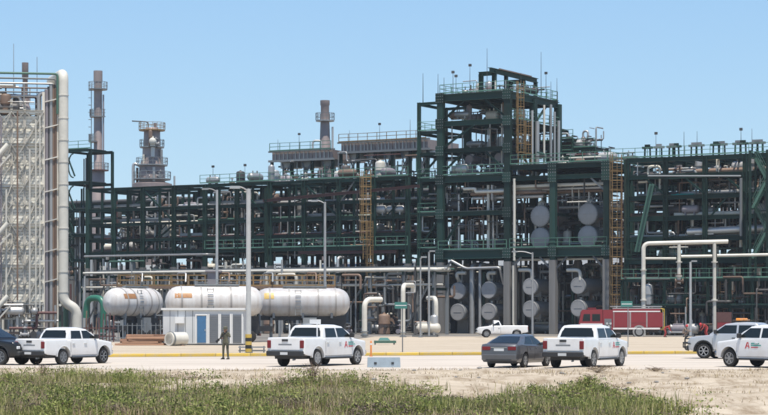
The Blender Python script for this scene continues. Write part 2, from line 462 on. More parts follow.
PAL = ['alu']*7 + ['cream']*3 + ['brown_pipe']*3 + ['dark_pipe']*4 + ['steel_light'] + ['primer']
DPAL = ['dark_pipe']*3 + ['alu']*4 + ['brown_pipe']*3 + ['steel_grey']*3 + ['cream']*2
def run_pipes(root, u0, u1, vs, z, n, rr=(.07,.22), pal=PAL, bh=.25):
    v0, v1 = vs
    for k in range(n):
        v = v0 + (v1-v0)*(k+rng.uniform(.25,.75))/n; r = rng.uniform(*rr); m = rng.choice(pal)
        a = u0 + (rng.uniform(0,(u1-u0)*.35) if rng.random() < .45 else -rng.uniform(.2,1)); c = u1 - (rng.uniform(0,(u1-u0)*.35) if rng.random() < .45 else -rng.uniform(.2,1))
        member('pipe', 'pipe', m, (a,v,z+bh+r), (c,v,z+bh+r), r, r, root)
def risers(root, u0, u1, v0, v1, z0, z1, n, rr=(.06,.18), pal=PAL):
    for k in range(n):
        u, v, r = rng.uniform(u0,u1), rng.uniform(v0,v1), rng.uniform(*rr)
        a = z0 if rng.random() < .6 else rng.uniform(z0, z0+(z1-z0)*.4); c = z1 - rng.uniform(0, (z1-z0)*.45)
        member('pipe', 'pipe', rng.choice(pal), (u,v,a), (u,v,c), r, r, root)
def bends(root, u0, u1, v0, v1, z0, z1, n, rr=(.07,.2), pal=PAL):
    """Orthogonal pipes with two to four elbows."""
    for k in range(n):
        p = Vector((rng.uniform(u0,u1), rng.uniform(v0,v1), rng.uniform(z0,z1))); P = [p.copy()]; last = -1
        for s in range(rng.randint(2,4)):
            ax = rng.choice([a for a in (0,0,1,2,2) if a != last]); last = ax
            lo, hi = ((u0,u1),(v0,v1),(z0,z1))[ax]
            q = P[-1].copy()
            q[ax] = min(hi, max(lo, q[ax] + rng.choice((-1,1))*rng.uniform(1.0, 3.6)))
            if (q-P[-1]).length > .6: P.append(q)
        if len(P) < 2: continue
        pipe('pipe', rng.choice(pal), P, rng.uniform(*rr), root, n=8)
def valve_mesh(m):
    k = ('valve', m)
    if k not in UNIT:
        b = MB(); b.lathe([(.0,-.35),(.22,-.35),(.22,-.28),(.12,-.2),(.2,0),(.12,.2),(.22,.28),(.22,.35),(0,.35)], 10, 'x')
        b.lathe([(.06,.1),(.06,.5),(.24,.52),(.24,.57),(.05,.6),(0,.75)], 10, 'z'); UNIT[k] = b.mesh('valve', m, 40)
    return UNIT[k]
def drum_mesh(m):
    k = ('drum', m)
    if k not in UNIT:
        b = MB(); b.lathe([(0,-1),(.2,-.98),(.36,-.92),(.46,-.82),(.5,-.7),(.5,.7),(.46,.82),(.36,.92),(.2,.98),(0,1)], 14, 'x')
        b.tube([(.3,0,.3),(.3,0,.8)], .09, 8); b.tube([(-.4,0,.3),(-.4,0,.75)], .07, 8)
        for s in (-.5,.5): b.box(s-.06, s+.06, -.35, .35, -.7, -.3)
        UNIT[k] = b.mesh('drum', m, 40)
    return UNIT[k]
def vessel_mesh(m):
    k = ('vessel', m)
    if k not in UNIT:
        b = MB(); b.lathe([(.42,0),(.5,.02),(.5,.86),(.46,.93),(.33,.98),(.12,1),(.08,1.06),(0,1.06)], 14, 'z'); b.lathe([(.5,.5),(.58,.5),(.58,.515),(.5,.515)], 14, 'z')
        UNIT[k] = b.mesh('vessel', m, 40)
    return UNIT[k]
def inst(name, me, loc, scale, root, rz=0):
    o = bpy.data.objects.new(name, me); o.location = loc; o.scale = scale if isinstance(scale, tuple) else (scale,)*3; o.rotation_euler[2] = rz
    return link(o, root)
def fittings(root, u0, u1, v0, v1, zs, n, big=False):
    for k in range(n):
        u, v, z = rng.uniform(u0,u1), rng.uniform(v0,v1), rng.choice(zs); t = rng.random()
        m = rng.choice(['alu','alu','cream','purple_grey','exch','dark_pipe','brown_pipe'])
        if t < .4: inst('valve', valve_mesh(m), (u,v,z+.35), rng.uniform(.8,1.6), root, rng.choice((0, math.pi/2)))
        elif t < .72: inst('drum', drum_mesh(m), (u,v,z+.7), (rng.uniform(.7,1.5), *[rng.uniform(.7,1.3)]*2), root, rng.choice((0,0, math.pi/2)))
        else: inst('small_vessel', vessel_mesh(m), (u,v,z+.02), (*[rng.uniform(.6,1.5)]*2, rng.uniform(1.4,2.6)), root)
def mast(root, u, v, z0, h, lamp=False):
    b = MB(); b.tube([(u,v,z0),(u,v,z0+h)], [.05,.02], 6)
    if lamp: b.box(u-.16,u+.16,v-.12,v+.12,z0+h-.05,z0+h+.25)
    return b.build('mast', 'dark_pipe', root)

# ---- left pipe rack
rack = plant('pipe_rack', 'long dark green multi-level steel pipe rack behind the white tanks', 'pipe rack')
uL = [fu(px, 0) for px in (88,114,143,174,205,237,270,304,339,374,408)]
zL = [19.2, 16.4, 14.4, 12.3, 10.6, 7.4]
frame(rack, uL, [0,6,12], zL, cw=.5, fire=8.6, fw=.66, bw=.28, bh=.38)
for i in range(10):
    for v in (0, 6, 12):
        u = (uL[i]+uL[i+1])/2 + rng.uniform(-.4,.4); member('post', 'ibeam', 'steel', (u,v+.05,zL[4]), (u,v+.05,19.2), .26, .26, rack)
for z in zL[1:]: run_pipes(rack, uL[0], uL[-1], (.8, 11.2), z, 7, rr=(.08,.24))
for zt, p0, p1 in ((16.9,90,142),(14.9,116,172),(16.9,205,268),(12.8,176,204),(14.9,306,338),(12.8,90,113)):
    MB().box(fu(p0,0)+.4, fu(p1,0)-.4, .3, .8, zt-.1, zt+.25).build('cable_tray', 'steel_grey', rack)
risers(rack, uL[0]+.5, uL[-1]-.5, -.9, 11.5, 0, 10.2, 110, rr=(.07,.22)); risers(rack, uL[0]+.5, uL[-1]-.5, .5, 11.5, 9.5, 19, 55)
bends(rack, uL[0]+1, uL[-1]-.5, -1.2, 11, .5, 9.5, 130); bends(rack, uL[0]+1, uL[-1]-.5, .3, 11, 10, 18.5, 130, rr=(.05,.14), pal=DPAL)
fittings(rack, uL[0]+1, uL[-1]-1, .5, 11, [.05, .05, 7.7, 10.9, 12.6, 14.7, 16.7], 90)
for i in (2,5,7):
    brace(rack, (uL[i],0,10.8), (uL[i+1],0,14.2)); brace(rack, (uL[i+1],0,14.6), (uL[i],0,19))
for i in (0,1,3,6,8): brace(rack, (uL[i],6,12.5), (uL[i+1],6,19))
for i in range(10):
    if i not in (1,4): deck(rack, uL[i]+.3, uL[i+1]-.3, .4, 11.6, zL[4]+.26)
    if i > 4 and i % 2: deck(rack, uL[i]+.3, uL[i+1]-.3, .4, 11.6, zL[0]+.26)
    deck(rack, uL[i]+.3, uL[i+1]-.3, 1.0, 11, 7.68)
for k in range(26):
    i = rng.randrange(10); j = rng.randrange(1,5); f0 = rng.random()*.5; w_ = uL[i+1]-uL[i]; brace(rack, (uL[i]+w_*f0,rng.choice((0,6,12)),zL[j]), (uL[i]+w_*(f0+.45),rng.choice((0,6,12)),zL[j-1]), rng.uniform(.1,.18), rng.choice(('steel','steel','steel_grey')))
handrail(rack, [(fu(200,0),0,19.5), (uL[-1],0,19.5)]); handrail(rack, [(fu(215,12),12,19.5), (uL[-1],12,19.5)])
handrail(rack, [(uL[4],-.1,10.9), (uL[-1],-.1,10.9)])
fittings(rack, fu(218,6), uL[-1]-1, .8, 11, [19.5], 26)
for px in (213, 245, 283, 350): mast(rack, fu(px,6), 6, 19.2, 2.9, px != 283)
member('beam', 'ibeam', 'primer', (fu(265,0),-.45,fz(201,fu(265,0),0)), (fu(425,0)-.5,-.45,18.1), .3, .35, rack)
member('beam', 'ibeam', 'primer', (fu(300,0),-.45,10.2), (fu(398,0),-.45,10.1), .25, .35, rack)
for px in (268,): member('column', 'ibeam', 'steel', (fu(px,0),-.5,9), (fu(px,0),-.5,18.6), .3, .3, rack)
ladder(rack, fu(367,-1), -1, 9.2, 20.2, 'yellow', 1.1); ladder(rack, fu(370,-.6), -.5, 3, 14, 'yellow', .7)

# ---- second rack behind it
rr_ = plant('pipe_rack', 'second dark pipe rack seen through the gaps of the front rack', 'pipe rack')
uR = [-104+5.6*i for i in range(26)]
zR = [18.4, 16.0, 13.4, 10.8, 8.0]
frame(rr_, uR, [19, 25], zR, cw=.45, fire=8, fw=.8)
for z in zR: run_pipes(rr_, uR[0], uR[-1], (19.4, 24.6), z, 6, rr=(.1,.3))
risers(rr_, uR[0], uR[-1], 16, 25, 0, 12, 170, rr=(.1,.3)); bends(rr_, uR[0], uR[-1], 14, 25, .5, 8, 120, rr=(.1,.26)); fittings(rr_, uR[0], uR[-1], 14, 25, [.05,.05,8.2,11,13.6], 110)
for i in range(1, 25, 2): deck(rr_, uR[i]+.3, uR[i+1]-.3, 19.3, 24.7, zR[2]+.26)

# ---- invented dark block behind the racks, closing and darkening the view low down
backing = plant('dark_backing', 'low dark ribbed block added behind the pipe racks to darken their gaps', 'backdrop')
MB().box(-125, 44, 31, 40, 0, 8.6).build('wall', 'clad', backing)
MB().add([(-125.4,30.6,8.605),(44.4,30.6,8.605),(44.4,40.4,8.605),(-125.4,40.4,8.605),(-125.4,35.5,10),(44.4,35.5,10)], [(0,1,5,4),(2,3,4,5),(1,2,5),(3,0,4),(3,2,1,0)]).build('roof', 'steel_grey', backing)
wp = MB().box(0,.5,-.08,0,0,8.5).mesh('cladding_rib', 'clad')
for i in range(140): inst('cladding_rib', wp, (-124.8+1.21*i, 30.995, .02), 1.0, backing)

# ---- the tall frame
tw = plant('process_tower', 'tallest dark green steel process frame with rooftop portals', 'process structure')
uT, vT = [-9.13, 0], [0, 7, 14.1]
for u in uT:
    for v in vT:
        member('column_base', 'box', 'concrete', (u,v,0), (u,v,8.7), .82, .82, tw)
        member('column', 'box', 'steel', (u,v,8.6), (u,v,28.8), .72, .78, tw)
member('column_base', 'box', 'concrete', (.85,.1,0), (.85,.1,8.6), .38, .38, tw)
for z, bh in ((28.75,.85),(25.6,.6),(22.3,.5),(18.8,.8),(14.6,.5),(9.6,1.0)):
    for v in vT: member('beam', 'ibeam', 'steel', (uT[0],v,z+.01*v), (uT[1],v,z+.01*v), .45, bh, tw)
    for u in uT:
        for a, c in ((0,7),(7,14.1)): member('beam', 'ibeam', 'steel', (u,a,z-.06), (u,c,z-.06), .42, bh*.9, tw)
    for k in range(1,4): member('joist', 'ibeam', 'steel', (uT[0]+9.13*k/4,0,z-.1), (uT[0]+9.13*k/4,14.1,z-.1), .25, .4, tw)
deck(tw, -9, -.2, .2, 14, 19.22); deck(tw, -9, -.2, .2, 14, 29.2); deck(tw, -9, -.2, .2, 14, 10.12); deck(tw, -4.5, -.2, 4, 14, 25.92); deck(tw, -9, -2, .2, 14, 14.86)
for v in (0, 7):
    member('column', 'ibeam', 'steel', (-12.2,v,0), (-12.2,v,28.4), .38, .38, tw)
for z in (28.2, 24.6, 22.0, 18.8, 14.6, 10.2, 6):
    member('beam', 'ibeam', 'steel', (-12.2,0,z), (-9.13,0,z+.02), .25, .34, tw); member('beam', 'ibeam', 'steel', (-12.2,7,z), (-9.13,7,z+.02), .25, .34, tw); member('beam', 'ibeam', 'steel', (-12.2,0,z-.04), (-12.2,7,z-.04), .25, .34, tw)
for z in (24.8, 19.0, 14.8, 10.4): deck(tw, -12.1, -9.5, .2, 6.8, z); handrail(tw, [(-9.5,-.1,z+.08),(-12.3,-.1,z+.08),(-12.3,7,z+.08)])
handrail(tw, [(-9.3,0,29.3),(0,0,29.3),(0,14,29.3)], m='rail_green'); handrail(tw, [(-9.3,0,29.3),(-9.3,14,29.3),(0,14,29.3)])
handrail(tw, [(-9.3,-.3,19.3),(0,-.3,19.3)]); handrail(tw, [(-9.3,-.4,10.2),(0,-.4,10.2)]); handrail(tw, [(-4.5,4,26),(-.3,4,26)]); handrail(tw, [(.3,0,26),(.3,14,26)])
for (a, c) in (((-9.13,0,19.4),(-6,0,22.1)), ((-9.13,0,25.8),(-5.8,0,28.4)), ((0,0,25.8),(-3.2,0,28.4)), ((0,0,19.4),(-3,0,22)), ((0,7,19.2),(0,0,25.4)), ((0,7,25.6),(0,11,28.5)), ((0,14.1,22.5),(0,7,18.9)), ((-9.13,0,10.2),(-6.2,0,14.4)), ((-12.2,0,19),(-9.13,0,22)), ((-12.2,0,10.4),(-9.13,0,14.4)), ((-9.13,0,22.5),(-4.6,0,25.3))):
    brace(tw, a, c, .22)
# rooftop portals
for v, u0, u1, zt in ((1.5,-4.4,-2.6,31.6), (9.5,-4.4,-2.6,31.4)):
    for u in (u0,u1): member('portal_leg', 'ibeam', 'steel', (u,v,29.2), (u,v,zt), .4, .5, tw)
    member('portal_beam', 'ibeam', 'steel', (u0-.3,v,zt), (u1+.3,v,zt), .4, .5, tw)
member('portal_beam', 'ibeam', 'steel', (-2.5,0,31.85), (-2.5,13.2,31.85), .45, .55, tw)
for v in (4.5, 12.8): member('portal_leg', 'ibeam', 'steel', (-2.5,v,29.2), (-2.5,v,31.7), .4, .4, tw)
member('portal_beam', 'box', 'brown_pipe', (-2.2,2.0,32.15), (-2.2,11.0,32.15), .12, .14, tw)
ladder(tw, 1.0, 1.5, 19.4, 30.4, 'yellow', .75); ladder(tw, 1.1, 3.4, 19.4, 25.8, 'yellow', .7)
for px, h, lm in ((423,3.8,0),(438,3.6,0),(444,2.4,0),(453,2.9,1),(456,2.4,1),(470,3.6,1),(487,5.6,0),(521,2.8,0),(541,6.0,0),(546,3.4,1),(551,2.6,0),(557,3.2,0)):
    v = .3 if px < 510 else min(13.8, max(.3, (px-508)/50*14)); u = fu(px, v); mast(tw, u, v, 28.9 if px > 440 else 28.2, h, bool(lm))
for (u, v, r, z0, z1, m) in ((.8,5,.16,19.3,27.2,'alu'),(.8,6.4,.28,19.3,26.0,'alu'),(.7,8.6,.14,19.3,28.2,'cream'),(.8,10.3,.18,19.3,28.4,'alu'),(.8,11.4,.14,19.3,27.6,'alu'),(.8,12.6,.2,19.3,26.6,'alu'),(-7.2,1,.12,10,17,'alu'),(-3.1,.9,.2,10.3,18,'cream'),(-2.5,1.0,.13,10.3,18,'alu'),(-4.0,1.3,.1,10.3,18,'brown_pipe'),(.9,-.1,.17,8.8,18.6,'cream')):
    member('pipe', 'pipe', m, (u,v,z0), (u,v,z1), r, r, tw)
bends(tw, -8.8, -.4, .6, 13, 10.4, 18, 85, rr=(.05,.15), pal=DPAL); bends(tw, -8.8, -.4, .8, 13, 19.6, 25, 34, rr=(.05,.14)); bends(tw, -8.8, -.6, 1, 13, 26, 28, 14, rr=(.05,.12)); bends(tw, -9.0, -.4, .3, 1.2, 9.9, 18.6, 16, rr=(.04,.09), pal=DPAL); risers(tw, -8.8, -.4, .5, 13, 19.4, 28, 22, rr=(.04,.1)); bends(tw, -12, -9.4, .5, 7, .5, 24, 14, rr=(.06,.12))
fittings(tw, -8.6, -.6, 1, 13, [10.3,15,19.4,19.4,26.1], 50); fittings(tw, -8.8, -.6, 2, 13, [.05], 14); fittings(tw, -8.5, -.6, 1, 13, [29.3], 12); bends(tw, -8.8, -.4, .8, 13, 29.4, 31, 14, rr=(.05,.1)); fittings(tw, -8.8, -.6, 1, 13, [22.6, 22.6, 26.1], 16)
risers(tw, -8.6, -.6, 2, 13, 0, 9.4, 26); risers(tw, -8.6, -.6, 3, 13, 10, 18.6, 18)
for z, m in ((17.4,'cream'),(17.0,'brown_pipe'),(16.5,'alu')): member('pipe', 'pipe', m, (-5.5,1+z%1,z), (4,1+z%1,z), .22, .22, tw)
pipe('pipe', 'cream', [(-6.2,.4,17.6),(-4.6,.4,17.6),(-4.6,.4,17.2),(-.5,.4,17.2)], .2, tw)
pipe('pipe', 'alu', [(-7.6,-.2,8.9),(-5.6,-.2,7.9),(-1.0,-.2,8.0),(-1.0,.8,6)], .16, tw)

# ---- exchanger structure to the right of it
ex = plant('exchanger_frame', 'two bay dark green frame holding stacked round heat exchangers', 'process structure')
uE, vE = [6.0, 12.9], [0, 7, 14]
for u in uE:
    for v in vE:
        member('column_base', 'box', 'concrete', (u,v,0), (u,v,8.8), .8, .8, ex); member('column', 'box', 'steel', (u,v,8.7), (u,v,19.9), .66, .7, ex)
for z, bh in ((19.9,.55),(18.6,.5),(14.3,.4),(9.7,.95)):
    for v in (vE if z != 14.3 else vE[1:]):
        for a, c in ((0,6.0),(6.0,12.9)): member('beam', 'ibeam', 'steel', (a,v,z+.008*v), (c,v,z+.008*v), .4, bh, ex)
    for u in uE:
        for a, c in ((0,7),(7,14)): member('beam', 'ibeam', 'steel', (u,a,z-.06), (u,c,z-.06), .38, bh*.9, ex)
    for u in ((2,4,8.3,10.6) if z != 14.3 else (.9,)): member('joist', 'ibeam', 'steel', (u,0,z-.1), (u,14,z-.1), .22, .34, ex)
deck(ex, .4, 12.6, .2, 13.8, 10.2); deck(ex, .4, 12.6, .2, 13.8, 20.2)
handrail(ex, [(.4,-.35,10.3),(13,-.35,10.3)]); handrail(ex, [(.4,-.2,20.3),(13,-.2,20.3)]); handrail(ex, [(13,0,20.3),(13,14,20.3)])
for z, v, m, r in ((17.7,.8,'cream',.2),(17.3,1.4,'alu',.16),(17.0,2.2,'brown_pipe',.18),(15.2,4,'alu',.2),(13.4,6,'dark_pipe',.25),(8.9,.9,'cream',.14)):
    member('pipe', 'pipe', m, (-.2 if z>16 else .6,v,z), (12.6,v,z), r, r, ex)
bends(ex, .8, 12.4, 2, 13, 10.6, 18, 80, rr=(.05,.16)); bends(ex, .5, 12.6, .3, 1.2, 15.6, 18.4, 12, rr=(.05,.1), pal=DPAL); bends(ex, .5, 12.6, 1, 13, 20.4, 22, 16, rr=(.05,.1)); bends(ex, .8, 12.4, 3.5, 13, .5, 8.6, 30); risers(ex, .8, 12.4, 3.5, 13, 0, 9.4, 30); risers(ex, .8, 12.4, 4, 13, 10.4, 19, 26)
fittings(ex, .8, 12.4, 4, 13, [.05, 10.4, 10.4], 30); fittings(ex, .6, 12, 4, 13, [20.35], 6)
for a, c in (((0,0,7.4),(1.8,0,9.2)), ((6,0,7.4),(4.2,0,9.2)), ((6,0,7.4),(7.8,0,9.2)), ((12.9,0,7.4),(11.1,0,9.2)), ((12.9,0,16.6),(10.8,0,18.4)), ((-9.13,0,7.4),(-7.3,0,9.2))): brace(ex, a, c, .2, 'steel_grey')
ladder(ex, 14.4, -.6, 0.05, 20.9, 'yellow', 1.15)
ladder(ex, 14.9, .6, .05, 18.2, 'primer', .7)

gp_ = MB().box(-.55,.55,-.03,.03,-.6,.6).mesh('gusset_plate', 'steel'); bl_ = MB()
for x in (-.45,-.15,.15,.45):
    for z in (-.5,-.2,.2,.5): bl_.box(x-.04,x+.04,-.05,.0,z-.04,z+.04)
bl_ = bl_.mesh('bolt_group', 'steel_grey')
for root, uu, zz in ((tw, (-9.13, 0), (28.75,25.6,22.3,18.8,14.6,9.7)), (ex, (6.0, 12.9), (19.7,18.6,9.8))):
    for u in uu:
        for z in zz:
            g = inst('gusset_plate', gp_, (u,-.43,z), 1.0, root); inst('bolt_group', bl_, (0,-.031,0), 1.0, g)
# ---- heat exchangers
def exchanger(px, py, v, dpx, L, label, support_z, m='exch', brown=False):
    u = fu(px, v); z = fz(py, u, v); R = dpx/2*(OY-SA*u+CA*v)/F
    t = plant_at('heat_exchanger', label, 'heat exchanger', u, v, 'horizontal heat exchangers', support_z); z -= support_z
    b = MB(); b.lathe([(R*.9,.35),(R*.9,L-.6),(R*.84,L-.3),(R*.6,L-.08),(.001,L)], 22, 'y', (0,0,z)); b.build('shell', m, t, 40)
    b = MB(); b.lathe([(.001,-.02),(R*.93,-.02),(R*.95,0),(R*.95,.1),(R*.9,.101)], 26, 'y', (0,0,z)); b.build('channel_cover', m, t, 40)
    b = MB(); b.lathe([(R*.86,.11),(R,.11),(R,.22),(R*.9,.221)], 26, 'y', (0,0,z)); b.lathe([(R*.9,.23),(R,.24),(R,.34),(R*.89,.345)], 26, 'y', (0,0,z)); b.build('flange', 'steel_grey', t, 40)
    bo = MB()
    for k in range(24):
        an = 2*math.pi*k/24; bo.lathe([(.045,-.05),(.045,.0)], 6, 'y', (R*.88*math.cos(an), 0, z+R*.88*math.sin(an)))
    bo.build('bolt_ring', 'steel_grey', t)
    MB().beam((-R*.5,-.035,z), (R*.5,-.035,z), .03, .07).build('lifting_bar', m, t)
    for y in (L*.25, L*.75):
        MB().box(-R*.72, R*.72, y-.12, y+.12, 0 if z < 2.6*R else z-R*1.18, z-R*.55).build('saddle', 'steel_grey', t)
    for y in (.9, L*.7):
        MB().lathe([(.2,z+R*.8),(.2,z+R*1.14),(.3,z+R*1.15),(.3,z+R*1.22),(0,z+R*1.22)], 10, 'z', (0,y,0)).build('nozzle', 'alu', t, 40)
    return t
for px, tops, cols in ((457.5,(291,312),'left of the twin pipes in the lower left bay'), (488.5,(290,311.5),'right of the twin pipes in the lower left bay'), (530,(286.5,309),'in the lower middle bay'), (578,(285.5,308),'in the lower bay by the fire engine cab')):
    for k, py in enumerate(tops):
        exchanger(px, py, .35, 17.5, 6.2, 'grey heat exchanger, %s one %s' % (('upper','lower')[k], cols), 0.0)
for px, tops, cols in ((540,(216,238.5),'upper deck bay nearer the tall frame'), (587.5,(214,236.5),'upper deck bay by the yellow caged ladder')):
    for k, py in enumerate(tops):
        exchanger(px, py, 1.5, 22, 6.5, 'larger grey heat exchanger, %s of two, %s' % (('top','bottom')[k], cols), 10.28)
for px, w in ((469,'left'),(498.5,'right')): exchanger(px, 159.5 if w == 'left' else 157.5, 1.6, 9.5, 5, 'small brownish exchanger on the %s of the tall frame deck' % w, 19.3, 'purple_grey')
for px, py, w in ((542,204,'nearer the tall frame'), (589.5,202,'by the caged ladder')):
    u = fu(px, 3.0); z = fz(py, u, 3.0)
    t = plant_at('expansion_vessel', 'small cream dome-topped vessel above the upper exchangers %s' % w, 'vessel', u, 3.0, 'dome vessels on exchangers', z-.5)
    MB().lathe([(.5,-.6),(.5,.55),(.42,.75),(.25,.9),(0,.95)], 14).build('shell', 'cream', t, 40); MB().tube([(0,0,.9),(0,0,1.6)], .1, 8).build('nozzle', 'alu', t, 40)
# pipes between the exchangers
for px, w in ((472,'thick'),(480,'slim')):
    u = fu(px, .6); r = .32 if w == 'thick' else .2
    o = pipe('vertical_pipe', 'alu', [(u,.6,.0),(u,.6,8.4),(u,4,8.4)], r); o.location = (OX,OY,0); o.rotation_euler[2] = -ANG
    tag(o, '%s grey vertical pipe between the lower left exchanger pairs' % w, 'pipe')
for px, w, dx in ((457,'left bay exchanger pair',9),(488,'second exchanger pair',8),(530,'middle bay exchanger pair',-11),(578,'right bay exchanger pair',-11)):
    u = fu(px, .5); zt = fz(273 if dx > 0 else 270, u, .5); u2 = fu(px+dx, .5)
    o = pipe('inlet_pipe', 'cream', [(u2,.5,zt),(u,.5,zt),(u,.5,zt-.5),(u,1.6,zt-1.4)] if dx > 0 else [(u2,.5,zt),(u+.3,.5,zt),(u+.3,.5,zt-1.2)], .22); o.location = (OX,OY,0); o.rotation_euler[2] = -ANG
    tag(o, 'short white inlet pipe above the %s' % w, 'pipe')
u = fu(515,-.6)
o = pipe('drain_pipe', 'cream', [(u,-.6,fz(335,u,-.6)+.6),(u-.25,-.6,1.2),(u-.25,-.6,8.2)], .12); o.location = (OX,OY,0); o.rotation_euler[2] = -ANG
tag(o, 'slim white pipe running down the double concrete column', 'pipe')

# ---- right pipe rack
rk = plant('pipe_rack', 'dark green pipe rack on the right behind the cream pipe loop', 'pipe rack')
uK = [15.4, 20.2, 25.0, 29.8, 34.6, 39.4]
zK = [20.2, 18.2, 15.8, 13.4, 11.0, 8.4]
frame(rk, uK, [0,6,12], zK, cw=.52, fire=1.2, fw=.8, mid=2)
for z in zK[1:]: run_pipes(rk, uK[0], uK[-1], (.8, 11.4), z, 9, rr=(.1,.3), pal=DPAL)
risers(rk, uK[0], uK[-1], 1, 11.5, 0, 11, 70, rr=(.08,.2), pal=['dark_pipe']*4+['alu']*2+['brown_pipe']); risers(rk, uK[0], uK[-1], 1, 11, 10, 20, 75, pal=DPAL)
bends(rk, uK[0], uK[-1], .8, 11, 10, 19.5, 120, rr=(.05,.16), pal=DPAL); bends(rk, uK[0], uK[-1], .2, 1.2, 9, 20, 34, rr=(.04,.1), pal=DPAL); bends(rk, uK[0], uK[-1], .8, 11, .4, 8, 60, pal=['dark_pipe']*4+['alu']*2+['brown_pipe']*2)
fittings(rk, uK[0], uK[-1], 1, 11, [.05,8.7,11.3,13.7,16.1,18.5], 80)
for i in range(5):
    deck(rk, uK[i]+.3, uK[i+1]-.3, .4, 11.6, 11.3); deck(rk, uK[i]+.3, uK[i+1]-.3, 2.4, 11.6, 15.98)
    if i != 2: deck(rk, uK[i]+.3, uK[i+1]-.3, .4, 11.6, 18.46)
    brace(rk, (uK[i],6,11.2), (uK[i+1],6,15.6)); brace(rk, (uK[i+1],0,16), (uK[i]+2.4,0,18))
for k in range(16):
    i = rng.randrange(5); j = rng.randrange(1,5); f0 = rng.random()*.5; brace(rk, (uK[i]+4.8*f0,rng.choice((0,6,12)),zK[j]), (uK[i]+4.8*(f0+.45),rng.choice((0,6)),zK[j-1]), rng.uniform(.1,.2), rng.choice(('steel','steel','steel_grey')))
handrail(rk, [(uK[0]-2,-.1,20.5),(uK[-1],-.1,20.5)]); handrail(rk, [(uK[0],-.3,8.7),(uK[-1],-.3,8.7)], 'steel')
a, c = LP(637,252,-.9), LP(652,184,-.9)
for s in (-.18,.18): member('stair_stringer', 'box', 'steel_light', a+Vector((s,-.1*s,0)), c+Vector((s,-.1*s,0)), .12, .3, rk)
for k in range(20): q = a.lerp(c, (k+.5)/20); MB().box(q.x-.18, q.x+.18, q.y-.15, q.y+.25, q.z-.02, q.z+.02).build('stair_tread', 'steel_light', rk)
member('pipe', 'pipe', 'steel_grey', LP(648,176,-.5), LP(741,176,-.5), .1, .1, rk); member('pipe', 'pipe', 'steel_grey', LP(741,178,-.5), LP(741,236,-.5), .17, .17, rk)
member('pipe', 'pipe', 'alu', LP(688,232,.5), LP(765,228,.5), .42, .42, rk); member('pipe', 'pipe', 'teal', LP(672,196,1), LP(694,196,1), .3, .3, rk)
for px in (656, 741): mast(rk, fu(px,3), 3, 20.4, 3.0, True)
for px in (684, 697, 752): mast(rk, fu(px,6), 6, 20.4, 3.4, False)
ladder(rk, fu(724,-1), -1, .05, fz(279, fu(724,-1), -1), 'yellow', 1.0)
ladder(rk, fu(649,-1), -1, .05, fz(283, fu(649,-1), -1), 'yellow', .8)
for k, px in enumerate((647.5,659,672,676,694,699,716,722,738,743,755,760)):
    u = fu(px, 1.5)
    t = plant_at('valve_stand', '%s small dark valve stand from the left along the right rack roof' % ('first','second','third','fourth','fifth','sixth','seventh','eighth','ninth','tenth','eleventh','twelfth')[k], 'valve stand', u, 1.5, 'valve stands on the right rack roof', 20.45)
    for s in (-.35,.35): MB().beam((s,0,0),(s*.9,0,1.15),.16).build('leg', 'steel', t)
    MB().box(-.62,.62,-.2,.2,1.15,1.4).box(-.3,.3,-.15,.15,1.4,1.65).build('top', 'steel_grey' if k % 3 else 'steel', t)

stairs(rk, fu(753,-2), fu(766,-2), -2.2, 8.6, 19.8, 'steel_light', .8)
for px in (751, 768):
    for v in (-2.3, -.5): member('post', 'ibeam', 'steel', (fu(px,-2),v,0), (fu(px,-2),v,20.6), .22, .22, rk)
# ---- air cooler banks and roof equipment behind
def air_cooler(p0, p1, ytop, ybot, v, label, n, zbase):
    u0, u1 = fu(p0, v), fu(p1, v); zt, zb = fz(ytop, u0, v), fz(ybot, u0, v)
    t = plant_at('air_cooler_bank', label, 'air cooler', u0, v); L = u1-u0; D = 9.0
    for i in range(n):
        a, c = L*i/n, L*(i+1)/n
        MB().box(a+.05, c-.05, 0, D, zb, zt).build('tube_bundle', 'stack_metal', t)
        MB().lathe([(L/n*.42, zb-.9),(L/n*.47, zb-.9),(L/n*.47, zb-.05),(L/n*.42, zb-.05)], 18, 'z', ((a+c)/2, 2.5, 0)).build('fan_ring', 'alu', t, 40)
        MB().lathe([(.0, zb-1.3),(.3, zb-1.3),(.3, zb-.6),(0,zb-.6)], 10, 'z', ((a+c)/2, 2.5, 0)).build('fan_motor', 'steel_grey', t, 40)
        for k in range(1, 5): member('frame_rib', 'box', 'cream_steel', (a+(c-a)*k/5,-.1,zb), (a+(c-a)*k/5,-.1,zt), .12, .1, t)
    member('header', 'box', 'steel_grey', (-.4,-.25,zt+.05), (L+.4,-.25,zt+.05), .3, .22, t); member('header', 'box', 'steel_grey', (-.4,-.25,zb), (L+.4,-.25,zb), .3, .3, t)
    for i in range(n+1):
        for y in (0, D): member('leg', 'ibeam', 'steel', (L*i/n,y,0), (L*i/n,y,zb), .36, .36, t)
        if i < n:
            brace(t, (L*i/n,0,zbase), (L*(i+1)/n,0,zb-.3), .2, 'steel_grey'); member('beam', 'ibeam', 'steel', (L*i/n,0,zbase), (L*(i+1)/n,0,zbase), .3, .4, t)
            brace(t, (L*(i+.5)/n,0,zb-.3), (L*(i+1)/n,0,zbase+.3), .16, 'steel_grey')
    handrail(t, [(0,-.6,zt+.1),(L,-.6,zt+.1)], 'yellow' if n > 3 else 'rail_green', r=.035)
    fittings(t, .5, L-.5, 0, 6, [zbase+.2], 10); bends(t, 0, L, -1, 5, zbase, zb, 30, rr=(.05,.13)); risers(t, 0, L, -.5, 6, zbase-2, zb, 14, rr=(.05,.12)); handrail(t, [(-1,-.9,zbase+.25),(L+.5,-.9,zbase+.25)])
    for k in range(3): mast(t, L*(.1+.35*k), 0, zt, 1.8+k*.5, k == 1)
    return t
